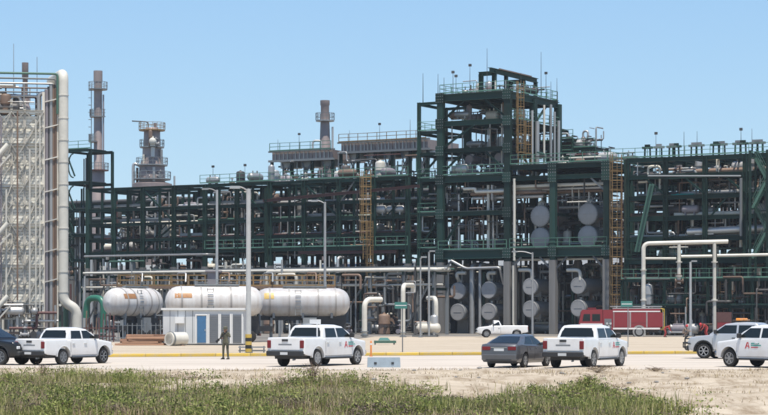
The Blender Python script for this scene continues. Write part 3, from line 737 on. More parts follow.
air_cooler(341, 428, 143.5, 153, 22, 'wide raised air cooler bank left of the tall frame', 5, 19.0)
air_cooler(272, 333, 152.5, 161.5, 22, 'smaller raised air cooler bank beside the slim flue stack', 3, 19.0)
q = plant_at('overhead_drum', 'purple-grey overhead vessel group on a platform right of the tall frame', 'vessel', fu(572,16), 16, None, 0)
for du in (-2.4, 2.4):
    for dv in (0, 3): member('leg', 'ibeam', 'steel', (du,dv,0), (du,dv,22.2), .35, .35, q)
for z in (18.9, 22.2): MB().box(-3.2,3.4,-.4,3.6,z,z+.2).build('platform', 'steel', q)
for (x, h, r, m) in ((-2.2,1.9,.45,'purple_grey'),(-1.1,2.7,.42,'purple_grey'),(-.1,2.2,.36,'purple_grey'),(.9,2.6,.34,'stack_metal'),(2.4,1.4,.5,'purple_grey')):
    MB().lathe([(r,22.4),(r,22.4+h*.8),(r*.75,22.4+h*.93),(r*.3,22.4+h),(0,22.4+h)], 14, 'z', (x,1.5,0)).build('vessel', m, q, 40)
pipe('pipe', 'alu', [(-2.2,1.4,24),(-2.2,1.4,25.4),(-1.1,1.4,25.4),(-1.1,1.4,24.6)], .14, q); pipe('pipe', 'alu', [(.9,1.4,24.8),(.9,1.4,25.6),(1.6,1.4,25.6),(1.6,1.4,22.4)], .14, q)
for u, zt in ((-4.6,26.4),(-2.2,26.0),(0.4,24.6),(3.4,23.4)):
    for v in (-.6,3.4): member('leg', 'ibeam', 'steel', (u,v,14), (u,v,zt), .26, .26, q)
    member('beam', 'ibeam', 'steel', (u,-.6,zt-.2), (u,3.4,zt-.2), .2, .26, q)
for a, c, z in ((-4.6,-2.2,25.9),(-4.6,-2.2,24.2),(-4.6,.4,22.9),(-2.2,.4,24.4),(.4,3.4,23.2),(-4.6,3.4,21.2)):
    for v in (-.6,3.4): member('beam', 'ibeam', 'steel', (a,v,z), (c,v,z), .2, .26, q)
    MB().box(a,c,-.5,3.3,z+.14,z+.2).build('platform', 'grating', q); handrail(q, [(a,-.6,z+.2),(c,-.6,z+.2)])
fittings(q, -4.4, 3, .2, 3, [21.5, 23.2, 24.7], 14); bends(q, -4.5, 3.2, -.5, 3, 19.5, 26, 22, rr=(.05,.12), pal=['purple_grey','alu','dark_pipe','steel_grey'])
handrail(q, [(-3.2,-.4,22.4),(3.4,-.4,22.4),(3.4,3.6,22.4)]); risers(q, -3, 3.2, -.3, 3, 14, 24.4, 22, rr=(.05,.12)); bends(q, -3, 3, -.3, 3, 19.5, 24.5, 12, rr=(.06,.13)); MB().box(-2.6,1.6,.2,2.6,19.2,21.4).build('drum_box', 'purple_grey', q)

# ---- stacks
def ring_platform(t, R, z, r_in, m='steel_grey', part=(0, 2*math.pi), rail='steel_grey'):
    b = MB(); n = 18; a0, a1 = part
    for k in range(n):
        p, w = a0+(a1-a0)*k/n, a0+(a1-a0)*(k+1)/n
        P = [(r_in*math.cos(p), r_in*math.sin(p)), (R*math.cos(p), R*math.sin(p)), (R*math.cos(w), R*math.sin(w)), (r_in*math.cos(w), r_in*math.sin(w))]
        b.add([(*c, z) for c in P] + [(*c, z+.18) for c in P], [(3,2,1,0),(4,5,6,7),(0,1,5,4),(1,2,6,5),(2,3,7,6),(3,0,4,7)])
    b.build('platform', m, t)
    b = MB(); pts = [Vector((R*math.cos(a0+(a1-a0)*k/n), R*math.sin(a0+(a1-a0)*k/n), z+.18)) for k in range(n+1)]
    for p, w in zip(pts, pts[1:]):
        b.beam(p, p+Vector((0,0,1.1)), .07)
        for h in (.55, 1.1): b.beam(p+Vector((0,0,h)), w+Vector((0,0,h)), .07)
    b.build('guard_rail', rail, t)
def zat(py, d): return H + (YH-py)*d/F
d = 330.0; pm = d/F
t = thing('flue_stack', 'tall thin brownish flue stack with ring platforms left of the dark rack', 'stack', ((98-CX)*pm, d, 0))
MB().lathe([(1.15*1.05,0),(1.12,zat(172,d)),(.72,zat(169,d)),(.68,zat(82,d)),(.74,zat(82,d)),(.74,zat(71,d)),(.62,zat(71,d)),(.6,zat(73,d)),(0,zat(74,d))], 20).build('shaft', 'stack_metal', t, 40)
ring_platform(t, 1.55, zat(90,d), .68); ring_platform(t, 1.35, zat(117.5,d), .68, part=(math.pi*.6, math.pi*1.9)); ring_platform(t, 1.5, zat(142.5,d), .68, part=(math.pi*.75, math.pi*1.5)); ring_platform(t, 1.75, zat(171,d), .7, 'primer')
b = MB()
for s in (-.25,.25): b.beam((-1.05,s-.3,0), (-1.05,s-.3,zat(88,d)), .07)
for z in np.arange(.5, zat(88,d), .45): b.beam((-1.05,-.55,z),(-1.05,-.05,z),.04)
for z in np.arange(20, zat(90,d), 1.2):
    pts = [(-1.05-.5*math.sin(a), -.3+.42*math.cos(a), z) for a in np.linspace(0, math.pi, 6)]
    for p, w in zip(pts, pts[1:]): b.beam(p, w, .05)
b.build('ladder', 'steel_grey', t)
member('pipe', 'pipe', 'purple_grey', (.95,-.4,0), (.95,-.4,zat(95,d)), .14, .14, t)
d = 320.0; pm = d/F
t = thing('distillation_column', 'squat stepped column with davit arm above the left rack', 'column', ((152-CX)*pm, d, 0))
MB().lathe([(3.2,0),(3.2,zat(184,d)),(2.1,zat(182,d)),(2.05,zat(166,d)),(1.55,zat(160,d)),(1.5,zat(148,d)),(1.35,zat(147,d)),(1.3,zat(131,d)),(1.0,zat(128,d)),(0,zat(127,d))], 24).build('shell', 'stack_metal', t, 40)
ring_platform(t, 2.1, zat(131,d), 1.2, 'yellow', rail='yellow'); ring_platform(t, 1.95, zat(148,d), 1.2); ring_platform(t, 2.5, zat(166,d), 1.4); ring_platform(t, 3.0, zat(180,d), 1.9)
MB().tube(elbowed([(-.6,0,zat(131,d)),(-.6,0,zat(122,d)),(-3.2,0,zat(121,d))], .5), .1, 8).build('davit', 'dark_pipe', t, 40)
for (x, y, z0, z1, r, m) in ((1.6,-.9,10,zat(150,d),.22,'alu'),(-1.2,-1.3,10,zat(155,d),.2,'cream'),(.5,-1.9,10,zat(168,d),.25,'alu'),(-2.3,-.5,10,zat(168,d),.2,'brown_pipe'),(.3,-1.45,zat(158,d),zat(140,d),.35,'alu'),(.5,0,zat(128,d),zat(123,d),.25,'stack_metal'),(3.6,0,10,zat(176,d),.15,'alu')): member('pipe', 'pipe', m, (x,y,z0), (x,y,z1), r, r, t)
pipe('pipe', 'alu', [(-1.3,-.8,zat(168,d)),(-2.9,-.8,zat(163,d)),(-2.9,-.8,5)], .25, t); fittings(t, -1.6, 1.6, -2.2, -1.7, [zat(165,d), zat(179,d), zat(147,d)], 7)
MB().beam((1.0,-1.4,zat(180,d)), (-1.0,-1.9,zat(168,d)), .5, .1).build('stair_flight', 'steel_grey', t)
d = 312.0; pm = d/F
t = thing('flue_stack', 'slim grey flue stack with one wide platform behind the small air coolers', 'stack', ((325-CX)*pm, d, 0))
MB().lathe([(1.0,0),(1.0,zat(152,d)),(.85,zat(150,d)),(.72,zat(123,d)),(.66,zat(122,d)),(.66,zat(106,d)),(.74,zat(105,d)),(.74,zat(100.5,d)),(.6,zat(100.5,d)),(0,zat(102,d))], 20).build('shaft', 'stack_metal', t, 40)
ring_platform(t, 1.45, zat(121.5,d), .66)
member('pipe', 'pipe', 'alu', (1.2,-.2,10), (1.2,-.2,zat(127,d)), .16, .16, t)
MB().tube(elbowed([(-1.9,-.5,zat(158,d)),(-1.9,-.5,zat(141,d)),(-.5,-.5,zat(141,d)),(-.5,-.5,zat(148,d))], .5), .17, 8).build('pipe', 'alu', t, 40)

# ---- dark open frame between the furnace and the left rack
sf = plant('service_frame', 'narrow dark green open frame beside the tall thin stack', 'steel frame')
v0 = 8.0; us = [fu(66,v0), fu(90.5,v0)]; zt = fz(150, us[1], v0)
frame(sf, us, [v0, v0+5], [zt, zt-4.6, zt-8.4, zt-12.0, zt-15.5], cw=.34, fire=0, bw=.28, bh=.4)
for i, z in enumerate((zt, zt-4.6, zt-8.4, zt-12.0)):
    brace(sf, (us[0],v0,z-.2), (us[0]+1.6,v0,z-3.6), .18); deck(sf, us[0]+.1, us[1]-1.0, v0+.2, v0+4.8, z+.24)
    pts = [(us[0]+1.4+.9*math.cos(a), v0-.1, z-2.1+1.7*math.sin(a)) for a in np.linspace(math.pi*.5, math.pi*1.5, 9)]
    MB().tube(pts, .1, 6).build('hoop', 'steel', sf)
bends(sf, us[0], us[0]+1.2, v0, v0+4, 1, zt-6, 16); risers(sf, us[0], us[0]+1.9, v0, v0+4, 0, zt-.5, 12, pal=['dark_pipe','alu','steel']); handrail(sf, [(us[0],v0,zt+.25),(us[1],v0,zt+.25)])

# ---- cream furnace on the left
FV = -58.0
FD = 200.0                                          # metres from the camera; its face looks straight back along the sight line
fc = thing('process_furnace', 'tall cream clad furnace with braced steel lattice at the left edge', 'furnace', W(45,YH,FD)-Vector((0,0,H)), RAD(9.3))
def FU(px): return (px-45)/F*FD
def FZ(py): return H+(YH-py)*FD/F
zc0, zc1 = FZ(303), FZ(116); WU = 13.0
npan = 60; pan = MB().box(-WU,-.25,.12,1.2,0,(zc1-zc0)/npan-.035); pme = pan.mesh('casing_panel','casing')
for i in range(npan): inst('casing_panel', pme, (0,0,zc0+(zc1-zc0)*i/npan), 1.0, fc)
MB().box(-WU,-.3,1.22,9,zc0,zc1).build('casing_core', 'cream_steel', fc)
colu = [-.15, -2.0, -3.3, -4.75, -6.6, -8.4, -10.2, -12.4]
for i, u in enumerate(colu):
    member('column', 'ibeam', 'cream_steel', (u,0,0), (u,0,FZ(100) if i else FZ(92)), .24, .26, fc); member('column', 'ibeam', 'cream_steel', (u,9.2,0), (u,9.2,zc1), .3, .3, fc)
lev = [FZ(p) for p in (112,145,186,225,266,303,318)]
for z in lev: member('beam', 'ibeam', 'cream_steel', (colu[-1],-.05,z), (colu[0],-.05,z), .24, .3, fc)
for i in range(len(lev)-1):
    for j, (a, c) in enumerate(((0,1),(2,1),(3,2),(4,3),(4,5),(6,5),(6,7))):
        if (i+j) % 2 == 0 or j in (0,3): brace(fc, (colu[a],-.02-.03*j,lev[i]), (colu[c],-.02-.03*j,lev[i+1]), .16, 'cream_steel')
for k in range(3):   # sloping ducts and stairs at the left edge
    z = (FZ(150), FZ(228), FZ(300))[k]
    MB().tube([(-5.9,-1.3,z-2.2),(-3.6,-1.3,z+.4)], .26, 10).build('sloping_duct', 'cream', fc, 40)
    MB().beam((-6.6,-1.0,z-4.2),(-3.4,-1.0,z-.6),.5,.16).build('stair_flight', 'cream_steel', fc)
for n_, (u, m, r, a, c) in enumerate(((-.9,'cream',.07,318,120),(-1.5,'cream_steel',.09,318,150),(-2.7,'brown_pipe',.08,300,112),(-3.8,'cream',.1,318,190),(-4.3,'purple_grey',.08,318,118),(-.5,'cream_steel',.06,318,116))): member('down_pipe', 'pipe', m, (u,-.35,FZ(a)), (u,-.35,FZ(c)), r, r, fc)
for i in range(len(lev)-2):
    for q_ in range(4):
        zm = (lev[i]+lev[i+1])/2; brace(fc, (colu[q_],-.16,lev[i]), (colu[q_+1],-.16,zm), .09, 'cream_steel'); brace(fc, (colu[q_+1],-.18,lev[i]), (colu[q_],-.18,zm), .09, 'cream_steel'); brace(fc, (colu[q_],-.2,zm), (colu[q_+1],-.2,lev[i+1]), .09, 'cream_steel')
    member('beam', 'ibeam', 'cream_steel', (colu[-1],-.08,(lev[i]+lev[i+1])/2), (colu[0],-.08,(lev[i]+lev[i+1])/2), .12, .14, fc)
    brace(fc, (colu[0],-.3,lev[i]), (colu[1],-.3,lev[i+1]), .1, 'cream_steel'); brace(fc, (colu[3],-.34,lev[i+1]), (colu[2],-.34,lev[i]), .1, 'cream_steel'); brace(fc, (colu[4],-.38,lev[i]), (colu[3],-.38,lev[i+1]), .14, 'cream_steel')
# down-pipes right of the casing
for px, r, m in ((46.5,.2,'purple_grey'),(48.6,.13,'dark_pipe'),(51,.2,'alu'),(53.3,.12,'brown_pipe'),(55.6,.17,'brown_pipe'),(57.3,.13,'cream')):
    u = FU(px); member('down_pipe', 'pipe', m, (u,.2,.0), (u,.2,FZ(86+rng.uniform(-4,6))), r, r, fc)
for py in (102,128,160,192,222,252,282): member('pipe_clamp', 'box', 'cream_steel', (.0,-.05,FZ(py)), (1.3,-.05,FZ(py)+.35), .12, .1, fc)
for py in (95,140,186,230,275): member('bracket', 'ibeam', 'cream_steel', (-.2,.5,FZ(py)), (1.3,.5,FZ(py)), .18, .22, fc)
# upper pipes and headers
for py, m, r, y in ((74,'steel_light',.12,-.2),(78.5,'steel_grey',.09,.3),(83,'alu',.1,.7),(87,'brown_pipe',.08,1.2),(92,'steel_grey',.08,.5)):
    z = FZ(py); pipe('header_pipe', m, [(-WU,y,z),(1.15-y*.4,y,z),(1.15-y*.4,y,z-4)], r, fc)
pipe('header_pipe', 'alu', [(-.6,.4,zc1),(-.6,.4,FZ(93)),(.4,.4,FZ(93)),(.4,.4,FZ(130))], .22, fc); pipe('header_pipe', 'alu', [(-3.6,.6,zc1),(-3.6,.6,FZ(96)),(-2.4,.6,FZ(96)),(-2.4,.6,zc1)], .2, fc)
fittings(fc, -8, -.6, .5, 4, [zc1+.1], 14); bends(fc, -9, -.3, -.2, 3, zc1, FZ(84), 34, rr=(.05,.11)); bends(fc, -9, 1.5, -.8, .6, .2, FZ(305), 26, rr=(.06,.14)); fittings(fc, -8, 1, -.8, .8, [.02, .02, FZ(318)], 16); risers(fc, -9, -.2, -.5, .8, 0, zc0, 20, pal=['cream_steel','dark_pipe','alu'])
handrail(fc, [(-WU,.3,zc1+.1),(-.4,.3,zc1+.1)], 'steel_grey')
u = FU(25)
MB().lathe([(.42,zc1-.2),(.42,FZ(96)),(.26,FZ(92)),(.26,FZ(75)),(.33,FZ(74)),(.33,FZ(59.5)),(.26,FZ(59.5)),(0,FZ(61))], 14, 'z', (u,3,0)).build('stub_stack', 'stack_metal', fc, 40)
for px, pt in ((14,43),(37,56)): b = MB(); uu = FU(px); b.tube([(uu,1,zc1),(uu,1,FZ(pt))], [.06,.03], 6); b.build('mast', 'steel_grey', fc)
# big white duct
u0 = FU(63.2)
o = MB().tube(elbowed([(u0-1.2,6,FZ(74.5)),(u0,0,FZ(73)),(u0,0,FZ(302)),(FU(76.5),0,FZ(309)),(FU(76.5),0,.9)], .85, 6), .5, 18).build('white_duct', 'cream', None, 45)
o.location = fc.location; o.rotation_euler[2] = RAD(9.3)
tag(o, 'fat cream duct running down the furnace corner with a bottom kink', 'duct')
for py in (95,118,140,162,184,206,228,250,272,292): MB().lathe([(.5,-.05),(.54,-.05),(.54,.05),(.5,.05)], 18, 'z', (u0,0,FZ(py))).build('flange', 'cream_steel', o, 40)
MB().box(FU(76.5)-.75,FU(76.5)+.75,-.7,.7,0,.9).build('plinth', 'steel_grey', o)

# ------------------------------------------------------------------ low pipework in front of the racks
lo = plant('pipe_bridge', 'low pipe bridge carrying a long cream pipe behind the tanks', 'pipe rack')
LV = -12.0
ul = [fu(px, LV) for px in (84,108,136,166,196,228,262,298,334,370,404,434)]
zb = fz(271, fu(350,LV), LV)
for u in ul:
    for v in (LV, LV+3.2): member('post', 'box', 'steel_grey', (u,v,0), (u,v,zb-.2), .34, .34, lo)
    for z in (zb-.35, zb-2.2): member('crossbeam', 'ibeam', 'steel', (u,LV-.5,z), (u,LV+3.7,z), .25, .3, lo)
pipe('pipe', 'cream', [(fu(267,LV),LV-.1,zb-1.8),(fu(267,LV),LV-.1,zb+.05),(fu(437,LV),LV-.1,zb+.05),(fu(437,LV),LV+3,zb+.05)], .2, lo)
pipe('pipe', 'alu', [(ul[0],LV+.1,zb+2.3),(fu(207,LV),LV+.1,zb+2.3),(fu(207,LV),LV+2,zb+2.3),(fu(207,LV),LV+2,zb-1)], .13, lo)
pipe('pipe', 'cream', [(fu(279,LV),LV-.4,zb-1.6),(fu(279,LV),LV-.4,zb-.35),(fu(298,LV),LV-.4,zb-.35),(fu(298,LV),LV-.4,zb-1.6)], .2, lo)
for z, n in ((zb-.2, 7), (zb-2.05, 6)): run_pipes(lo, ul[0], ul[-1], (LV+.2, LV+3.4), z, n, rr=(.08,.18))
MB().box(ul[0], ul[-1], LV+3.5, LV+4.0, zb+.4, zb+.6).build('cable_tray', 'steel_grey', lo)
bends(lo, ul[0], ul[-1], LV-1.2, LV+5, .4, zb-.4, 130, rr=(.06,.16), pal=DPAL); risers(lo, ul[0], ul[-1], LV-1, LV+6, 0, zb+1.5, 90, rr=(.05,.14), pal=DPAL); fittings(lo, ul[0], ul[-1], LV-1, LV+5, [.03,.03], 70)
for i in range(0, 11, 2): brace(lo, (ul[i],LV,.3), (ul[i+1],LV,zb-.5), .16, 'steel_grey')

def gooseneck(name, m, pts, r, label, d):
    o = MB().tube(elbowed([W(px,py,d+dy) for px,py,dy in pts], r*3.4, 7), r, 14).build(name, m, None, 50)
    f = [W(px,py,d+dy) for px,py,dy in pts]
    for q, w in ((f[0],f[1]),):
        k = (w-q).normalized(); MB().tube([q+k*.1, q+k*.22], r*1.5, 14).build('flange', 'steel_grey', o, 40); MB().tube([q+k*.5, q+k*.62], r*1.5, 14).build('flange', 'steel_grey', o, 40)
    return tag(o, label, 'pipe')
gooseneck('gooseneck_pipe', 'green_pipe', [(103,339,0),(103.5,298,0),(87,298,1.5),(86,318,1.5)], .3, 'green arched gooseneck pipe beside the furnace base', 192)
gooseneck('gooseneck_pipe', 'cream', [(364.5,337,0),(364.5,299.5,0),(381,299.5,2)], .28, 'fat white elbow pipe rising right of the tanks', 205)
gooseneck('gooseneck_pipe', 'cream', [(403,338,0),(403,285,0),(413,285,4),(413,292,4)], .24, 'tall white hooked pipe behind the green sign post', 208)
gooseneck('gooseneck_pipe', 'cream', [(436,337,0),(436,298,0),(428,298,3)], .24, 'short white hooked pipe left of the tall frame', 212)
# cream loop on the right
LD = 220.0
lp = thing('pipe_loop', 'cream overhead pipe loop with three drops in front of the right rack', 'pipe', W(690,YH,LD)-Vector((0,0,H)))
b0 = lp.location
def QP(px, py, dy=0): p = W(px,py,LD+dy)-b0; return p
MB().tube(elbowed([QP(643.5,335.6), QP(643.5,243.5), QP(728,241.5)], .7, 6), .23, 14).build('header_pipe', 'cream', lp, 50)
MB().tube(elbowed([QP(679,283), QP(679,242)], .5), .2, 12).build('drop_pipe', 'cream', lp, 50)
MB().tube([QP(714.5,335.6), QP(714.5,242)], .2, 12).build('drop_pipe', 'cream', lp, 50)
MB().tube([QP(645,258.5), QP(676,258.5)], .13, 10).build('cross_pipe', 'cream', lp, 50); MB().tube([QP(681,256.5), QP(712,256)], .16, 10).build('cross_pipe', 'cream', lp, 50); MB().tube(elbowed([QP(717,255.5), QP(800,254)]), .16, 10).build('cross_pipe', 'cream', lp, 50)
for px, py in ((643.5,300),(643.5,270),(679,262),(679,276),(714.5,300),(714.5,262)): MB().lathe([(.2,-.06),(.36,-.06),(.36,.06),(.2,.06)], 12, 'z', QP(px,py)).build('flange', 'cream_steel', lp, 40)
inst('valve', valve_mesh('brown_pipe'), QP(679,281), 1.3, lp)
# lower clutter at the right
lr = plant('pump_area', 'dark pump and manifold area under the right rack', 'pipework')
LV2 = -3.6; ua, ub = fu(622,LV2), fu(775,LV2)
bends(lr, ua, ub, LV2-.4, LV2+4, .3, 6.5, 90, rr=(.06,.14), pal=['dark_pipe']*6+['brown_pipe']*3+['alu']); risers(lr, ua, ub, LV2, LV2+3, 0, 6.5, 60, rr=(.05,.13), pal=['dark_pipe']*4+['brown_pipe']+['alu']); fittings(lr, ua, ub, LV2, LV2+3, [.03,.03,3.4], 40)
for z in (3.2, 6.2):
    for v in (LV2, LV2+2.6): member('beam', 'ibeam', 'steel', (ua,v,z), (ub,v,z), .25, .3, lr)
    handrail(lr, [(ua,LV2-.2,z+.2),(ub,LV2-.2,z+.2)], 'steel' if z < 4 else 'rail_green', r=.022)
    deck(lr, ua, ub, LV2+.2, LV2+2.6, z+.17)
for k in range(8):
    for v in (LV2, LV2+2.6): member('post', 'ibeam', 'steel', (ua+(ub-ua)*k/7,v,0), (ua+(ub-ua)*k/7,v,6.3), .28, .28, lr)

# ------------------------------------------------------------------ tanks, platform, cabin
def interp_r(x, R):
    P = [(0,0),(.08,R*.35),(.28,R*.66),(.6,R*.87),(.95,R*.97),(1.3,R),(99,R)]
    for (a,b),(c,d) in zip(P,P[1:]):
        if x <= c: return b+(d-b)*(x-a)/(c-a)
def tank(name, pl, pr, yt, yb, d, yaw, label, signs, rev=False):
    """White horizontal tank on a wheeled trailer frame; pl..pr is its span in the photo."""
    R = (yb-yt)/2/F*d; a = W(pl, (yt+yb)/2, d); zc = a.z
    L = (pr-pl)/F*d/math.cos(yaw)
    t = thing(name, label, 'tank', Vector((a.x, a.y, 0)), yaw, 'white tank trailers')
    b = MB(); b.lathe([(0,0),(R*.35,.08),(R*.66,.28),(R*.87,.6),(R*.97,.95),(R,1.3),(R,L-1.3),(R*.97,L-.95),(R*.87,L-.6),(R*.66,L-.28),(R*.35,L-.08),(0,L)], 32, 'x', (0,0,zc)); sh = b.build('shell', 'tank_grey' if 'yellow' in label else 'tank_white', t, 60)
    for x in (1.35, L*.36, L*.66, L-1.35): MB().lathe([(R*1.0,-.07),(R*1.025,-.07),(R*1.025,.07),(R*1.0,.07)], 32, 'x', (x,0,zc)).build('ring_band', 'band', t, 40)
    MB().box(.6,L-.4,-.45,-.25,zc-R-.28,zc-R+.12).box(.6,L-.4,.25,.45,zc-R-.28,zc-R+.12).build('chassis_rail', 'plastic', t)
    for x in (L*.2, L*.5, L*.8): MB().box(x-.1,x+.1,-R*.7,R*.7,zc-R-.1,zc-R*.7).build('saddle', 'steel_grey', t)
    wr = .5; wm = MB(); wm.lathe([(.18,-.16),(.42,-.16),(wr,-.1),(wr,.1),(.42,.16),(.18,.16)], 18, 'y'); tm = wm.mesh('tyre','tyre',40); rm = MB().lathe([(0,-.05),(.2,-.06),(.3,-.12),(.3,.12),(.2,.06),(0,.05)], 14, 'y').mesh('rim','rim',40)
    for x in ((L-1.2, L-2.4, L-3.6)):
        for y in (-1.0, 1.0):
            w = inst('wheel', tm, (x,y,wr), 1.0, t); inst('rim', rm, (0,0,0), 1.0, w)
        MB().tube([(x,-.9,wr),(x,.9,wr)], .08, 8).build('axle', 'plastic', t)
    MB().box(L-4.3,L-.4,-.5,.5,wr+.2,zc-R-.285).build('bogie', 'plastic', t)
    for y in (-.7,.7): MB().box(1.4,1.6,y-.1,y+.1,0.03,zc-R-.05).box(1.25,1.75,y-.2,y+.2,0,.06).build('landing_leg', 'steel_grey', t)
    b = MB()
    for k in range(2): b.beam((L*.42+.5*k,-R-.08,zc-R*.9),(L*.42+.5*k,-R*.75,zc+R*.85),.05)
    for k in range(9): z = zc-R*.8+k*R*.2; b.beam((L*.42,-R-.03+max(0,k-5)*.07,z),(L*.42+.5,-R-.03+max(0,k-5)*.07,z),.04)
    b.build('ladder', 'steel_grey', t)
    MB().box(L*.3,L*.75,-.35,.35,zc+R+.02,zc+R+.06).build('catwalk', 'steel_grey', t); handrail(t, [(L*.3,-.35,zc+R+.05),(L*.75,-.35,zc+R+.05)], 'steel_grey', h=.5, step=.9, r=.02)
    for x in (L*.35,L*.55): MB().lathe([(.3,zc+R-.02),(.3,zc+R+.18),(0,zc+R+.2)], 12, 'z', (x,0,0)).build('manhole', 'steel_grey', t, 40)
    MB().box(L*.5,L*.5+1.2,-1.15,-.5,.7,zc-R-.05).build('valve_box', 'steel_grey', t)
    MB().box(.5,1.6,-1.0,1.0,.9,1.35).build('toolbox', 'plastic', t); MB().box(L-.42,L-.3,-1.15,1.15,.55,.75).build('bumper', 'primer', t)
    for (x0,x1,t0,t1,m) in signs:    # curved placards on the shell
        b = MB(); n = 8
        for i in range(n+1):
            an = math.pi*(t0+(t1-t0)*i/n)
            for q_ in range(5): x = x0+(x1-x0)*q_/4; rr2 = interp_r(x, R)+.018; b.v.append((x, -rr2*math.sin(an), zc+rr2*math.cos(an)))
        b.f = [(5*i+j,5*i+j+1,5*i+j+6,5*i+j+5) for i in range(n) for j in range(4)]; b.build('placard', m, t)
    return t
tank('tank_trailer', 108, 150, 287.5, 317, 182, RAD(57), 'leftmost white tank with an orange placard on its end', [(.9,2.6,.30,.42,'sign_orange')])
tank('tank_trailer', 165, 262, 286, 317.5, 170, RAD(10), 'middle white tank with an orange placard, behind the cabin', [(.75,2.2,.31,.42,'sign_orange')])
tank('tank_trailer', 254, 350, 288, 317, 176, RAD(6), 'rightmost white tank with a yellow placard, behind the pickup', [(.85,1.7,.27,.42,'sign_yellow')])

pf = thing('loading_platform', 'long loading platform with yellow handrails behind the white tanks', 'platform', W(118,YH,198)-Vector((0,0,H)), RAD(2))
PL = (335-118)/F*198; pz = H+(YH-286)*198/F
MB().box(0,PL,0,2.2,pz-.25,pz).build('deck', 'brown_pipe', pf)
for k in range(9):
    for y in (.2, 2.0): member('post', 'box', 'steel_grey', (.3+(PL-.6)*k/8,y,0), (.3+(PL-.6)*k/8,y,pz-.25), .22, .22, pf)
for x0, x1 in ((0,PL*.4),(PL*.47,PL)): handrail(pf, [(x0,.05,pz),(x1,.05,pz)], 'yellow', step=1.6, r=.045); handrail(pf, [(x0,2.15,pz),(x1,2.15,pz)], 'yellow', step=1.6, r=.045)
for k in range(5): pipe('loading_arm', rng.choice(['alu','steel_grey','brown_pipe']), [(1.5+k*4.3,1.2,pz),(1.5+k*4.3,1.2,pz+1.3),(2.4+k*4.3,.2,pz+1.3),(2.4+k*4.3,-.4,pz+.4)], .09, pf)
MB().box(PL*.41,PL*.46,.2,2,pz,pz+1.4).box(PL*.4,PL*.475,0,2.2,pz+1.4,pz+1.55).build('operator_hut', 'purple_grey', pf)

cb = thing('site_cabin', 'light grey site cabin with a blue door in front of the middle tank', 'cabin', GP(163,345.2), RAD(-3))
CW_, CD, CH = 6.25, 2.5, 2.72
MB().box(0,CW_,0,CD,.12,CH).build('wall', 'panel', cb); MB().box(-.12,CW_+.12,-.14,CD+.12,CH+.003,CH+.16).build('roof', 'white', cb); MB().box(.05,CW_-.05,.05,CD-.05,0,.117).build('base_frame', 'steel_grey', cb)
seam = MB().box(-.02,.02,-.012,0,.2,CH-.05).mesh('panel_joint','panel_dark')
for x in (.55,1.15,1.75,2.3): inst('panel_joint', seam, (x,-.002,0), 1.0, cb)
dr = MB().box(2.66,3.34,-.05,-.003,.2,2.25).build('door', 'blue_door', cb); MB().box(2.52,2.61,-.07,-.003,.14,2.42).box(3.39,3.48,-.07,-.003,.14,2.42).box(2.61,3.39,-.07,-.003,2.31,2.42).build('door_frame', 'white', cb)
MB().box(3.25,3.3,-.09,-.052,1.1,1.25).build('handle', 'chrome', dr)
for x0, x1 in ((3.62,4.3),(4.52,5.2),(5.42,6.1)):
    p = MB().box(x0,x1,-.04,-.003,.2,2.35).build('shutter', 'panel_dark', cb)
    MB().box(x0-.1,x0-.005,-.06,-.003,.14,2.45).box(x1+.005,x1+.1,-.06,-.003,.14,2.45).build('frame', 'white', p)
    sl = MB()
    for k in range(14): sl.box(x0+.03,x1-.03,-.06,-.042,.26+k*.148,.36+k*.148)
    sl.build('louvre', 'panel_dark', p)
MB().box(1.0,1.7,-.42,-.02,1.7,2.2).build('air_conditioner', 'white', cb)

# pipe offcut, timber pile, barriers
o = thing('pipe_offcut', 'short fat white pipe lying open ended before the cabin', 'pipe', GP(169,345.8), RAD(48))
b = MB(); b.lathe([(.40,0),(.52,0),(.52,1.55),(.40,1.55),(.40,0)], 22, 'x', (0,0,.52)); b.build('shell', 'cream', o, 40); MB().lathe([(.525,.1),(.58,.1),(.58,.22),(.525,.22)], 22, 'x', (0,0,.52)).build('flange', 'steel_grey', o, 40)
MB().box(.9,1.1,-.5,.5,0,.07).build('chock', 'wood', o)
o = tag(MB().box(0,0.001,0,0.001,0,0.001).build('tarpaulin','olive'), 'crumpled olive tarpaulin draped beside the white pipe offcut', 'tarpaulin')
gxs = np.linspace(0,2.4,16); gys = np.linspace(0,1.2,9); V = []
r_ = np.random.RandomState(5)
for y in gys:
    for x in gxs: V.append((x, y, .04+.95*math.sin(math.pi*(x/2.4))**.6*math.sin(math.pi*(y/1.2)*.95+.08)**.5*(.75+.25*r_.rand())))
me = bpy.data.meshes.new('tarpaulin'); me.from_pydata(V, [], [(j*16+i, j*16+i+1, (j+1)*16+i+1, (j+1)*16+i) for j in range(8) for i in range(15)]); me.materials.append(MATS['olive']); o.data = me; o.location = GP(168,343.6)+Vector((.3,.5,0))
o = thing('timber_pile', 'reddish pile of planks and poles left of the cabin', 'timber', GP(112,345.5), RAD(3))
pl_ = MB().box(0,1,-.5,.5,-.5,.5).mesh('plank','wood')
for k in range(34):
    lay = k // 7; j = k % 7
    q = inst('plank', pl_, (rng.uniform(0,.9)+lay*.22, .2+j*.26+rng.uniform(-.04,.04), .09+lay*.17), (rng.uniform(2.9,3.9)-lay*.3, .2, .15), o); q.rotation_euler[2] = rng.uniform(-.05,.05)
o = thing('rebar_stand', 'low rust coloured rack of upright bars by the green gooseneck', 'rack', GP(96,342), 0)
for k in range(9): MB().tube([(k*.3-.9,rng.uniform(-.2,.4),0),(k*.3-.9+rng.uniform(-.1,.1),rng.uniform(-.2,.4),rng.uniform(1.6,2.9))], .05, 6).build('bar', rng.choice(['primer','brown_pipe']), o)
MB().beam((-1.1,.1,1.2),(1.7,.1,1.2),.1).beam((-1.1,.1,.5),(1.7,.1,.5),.1).build('rail', 'primer', o)
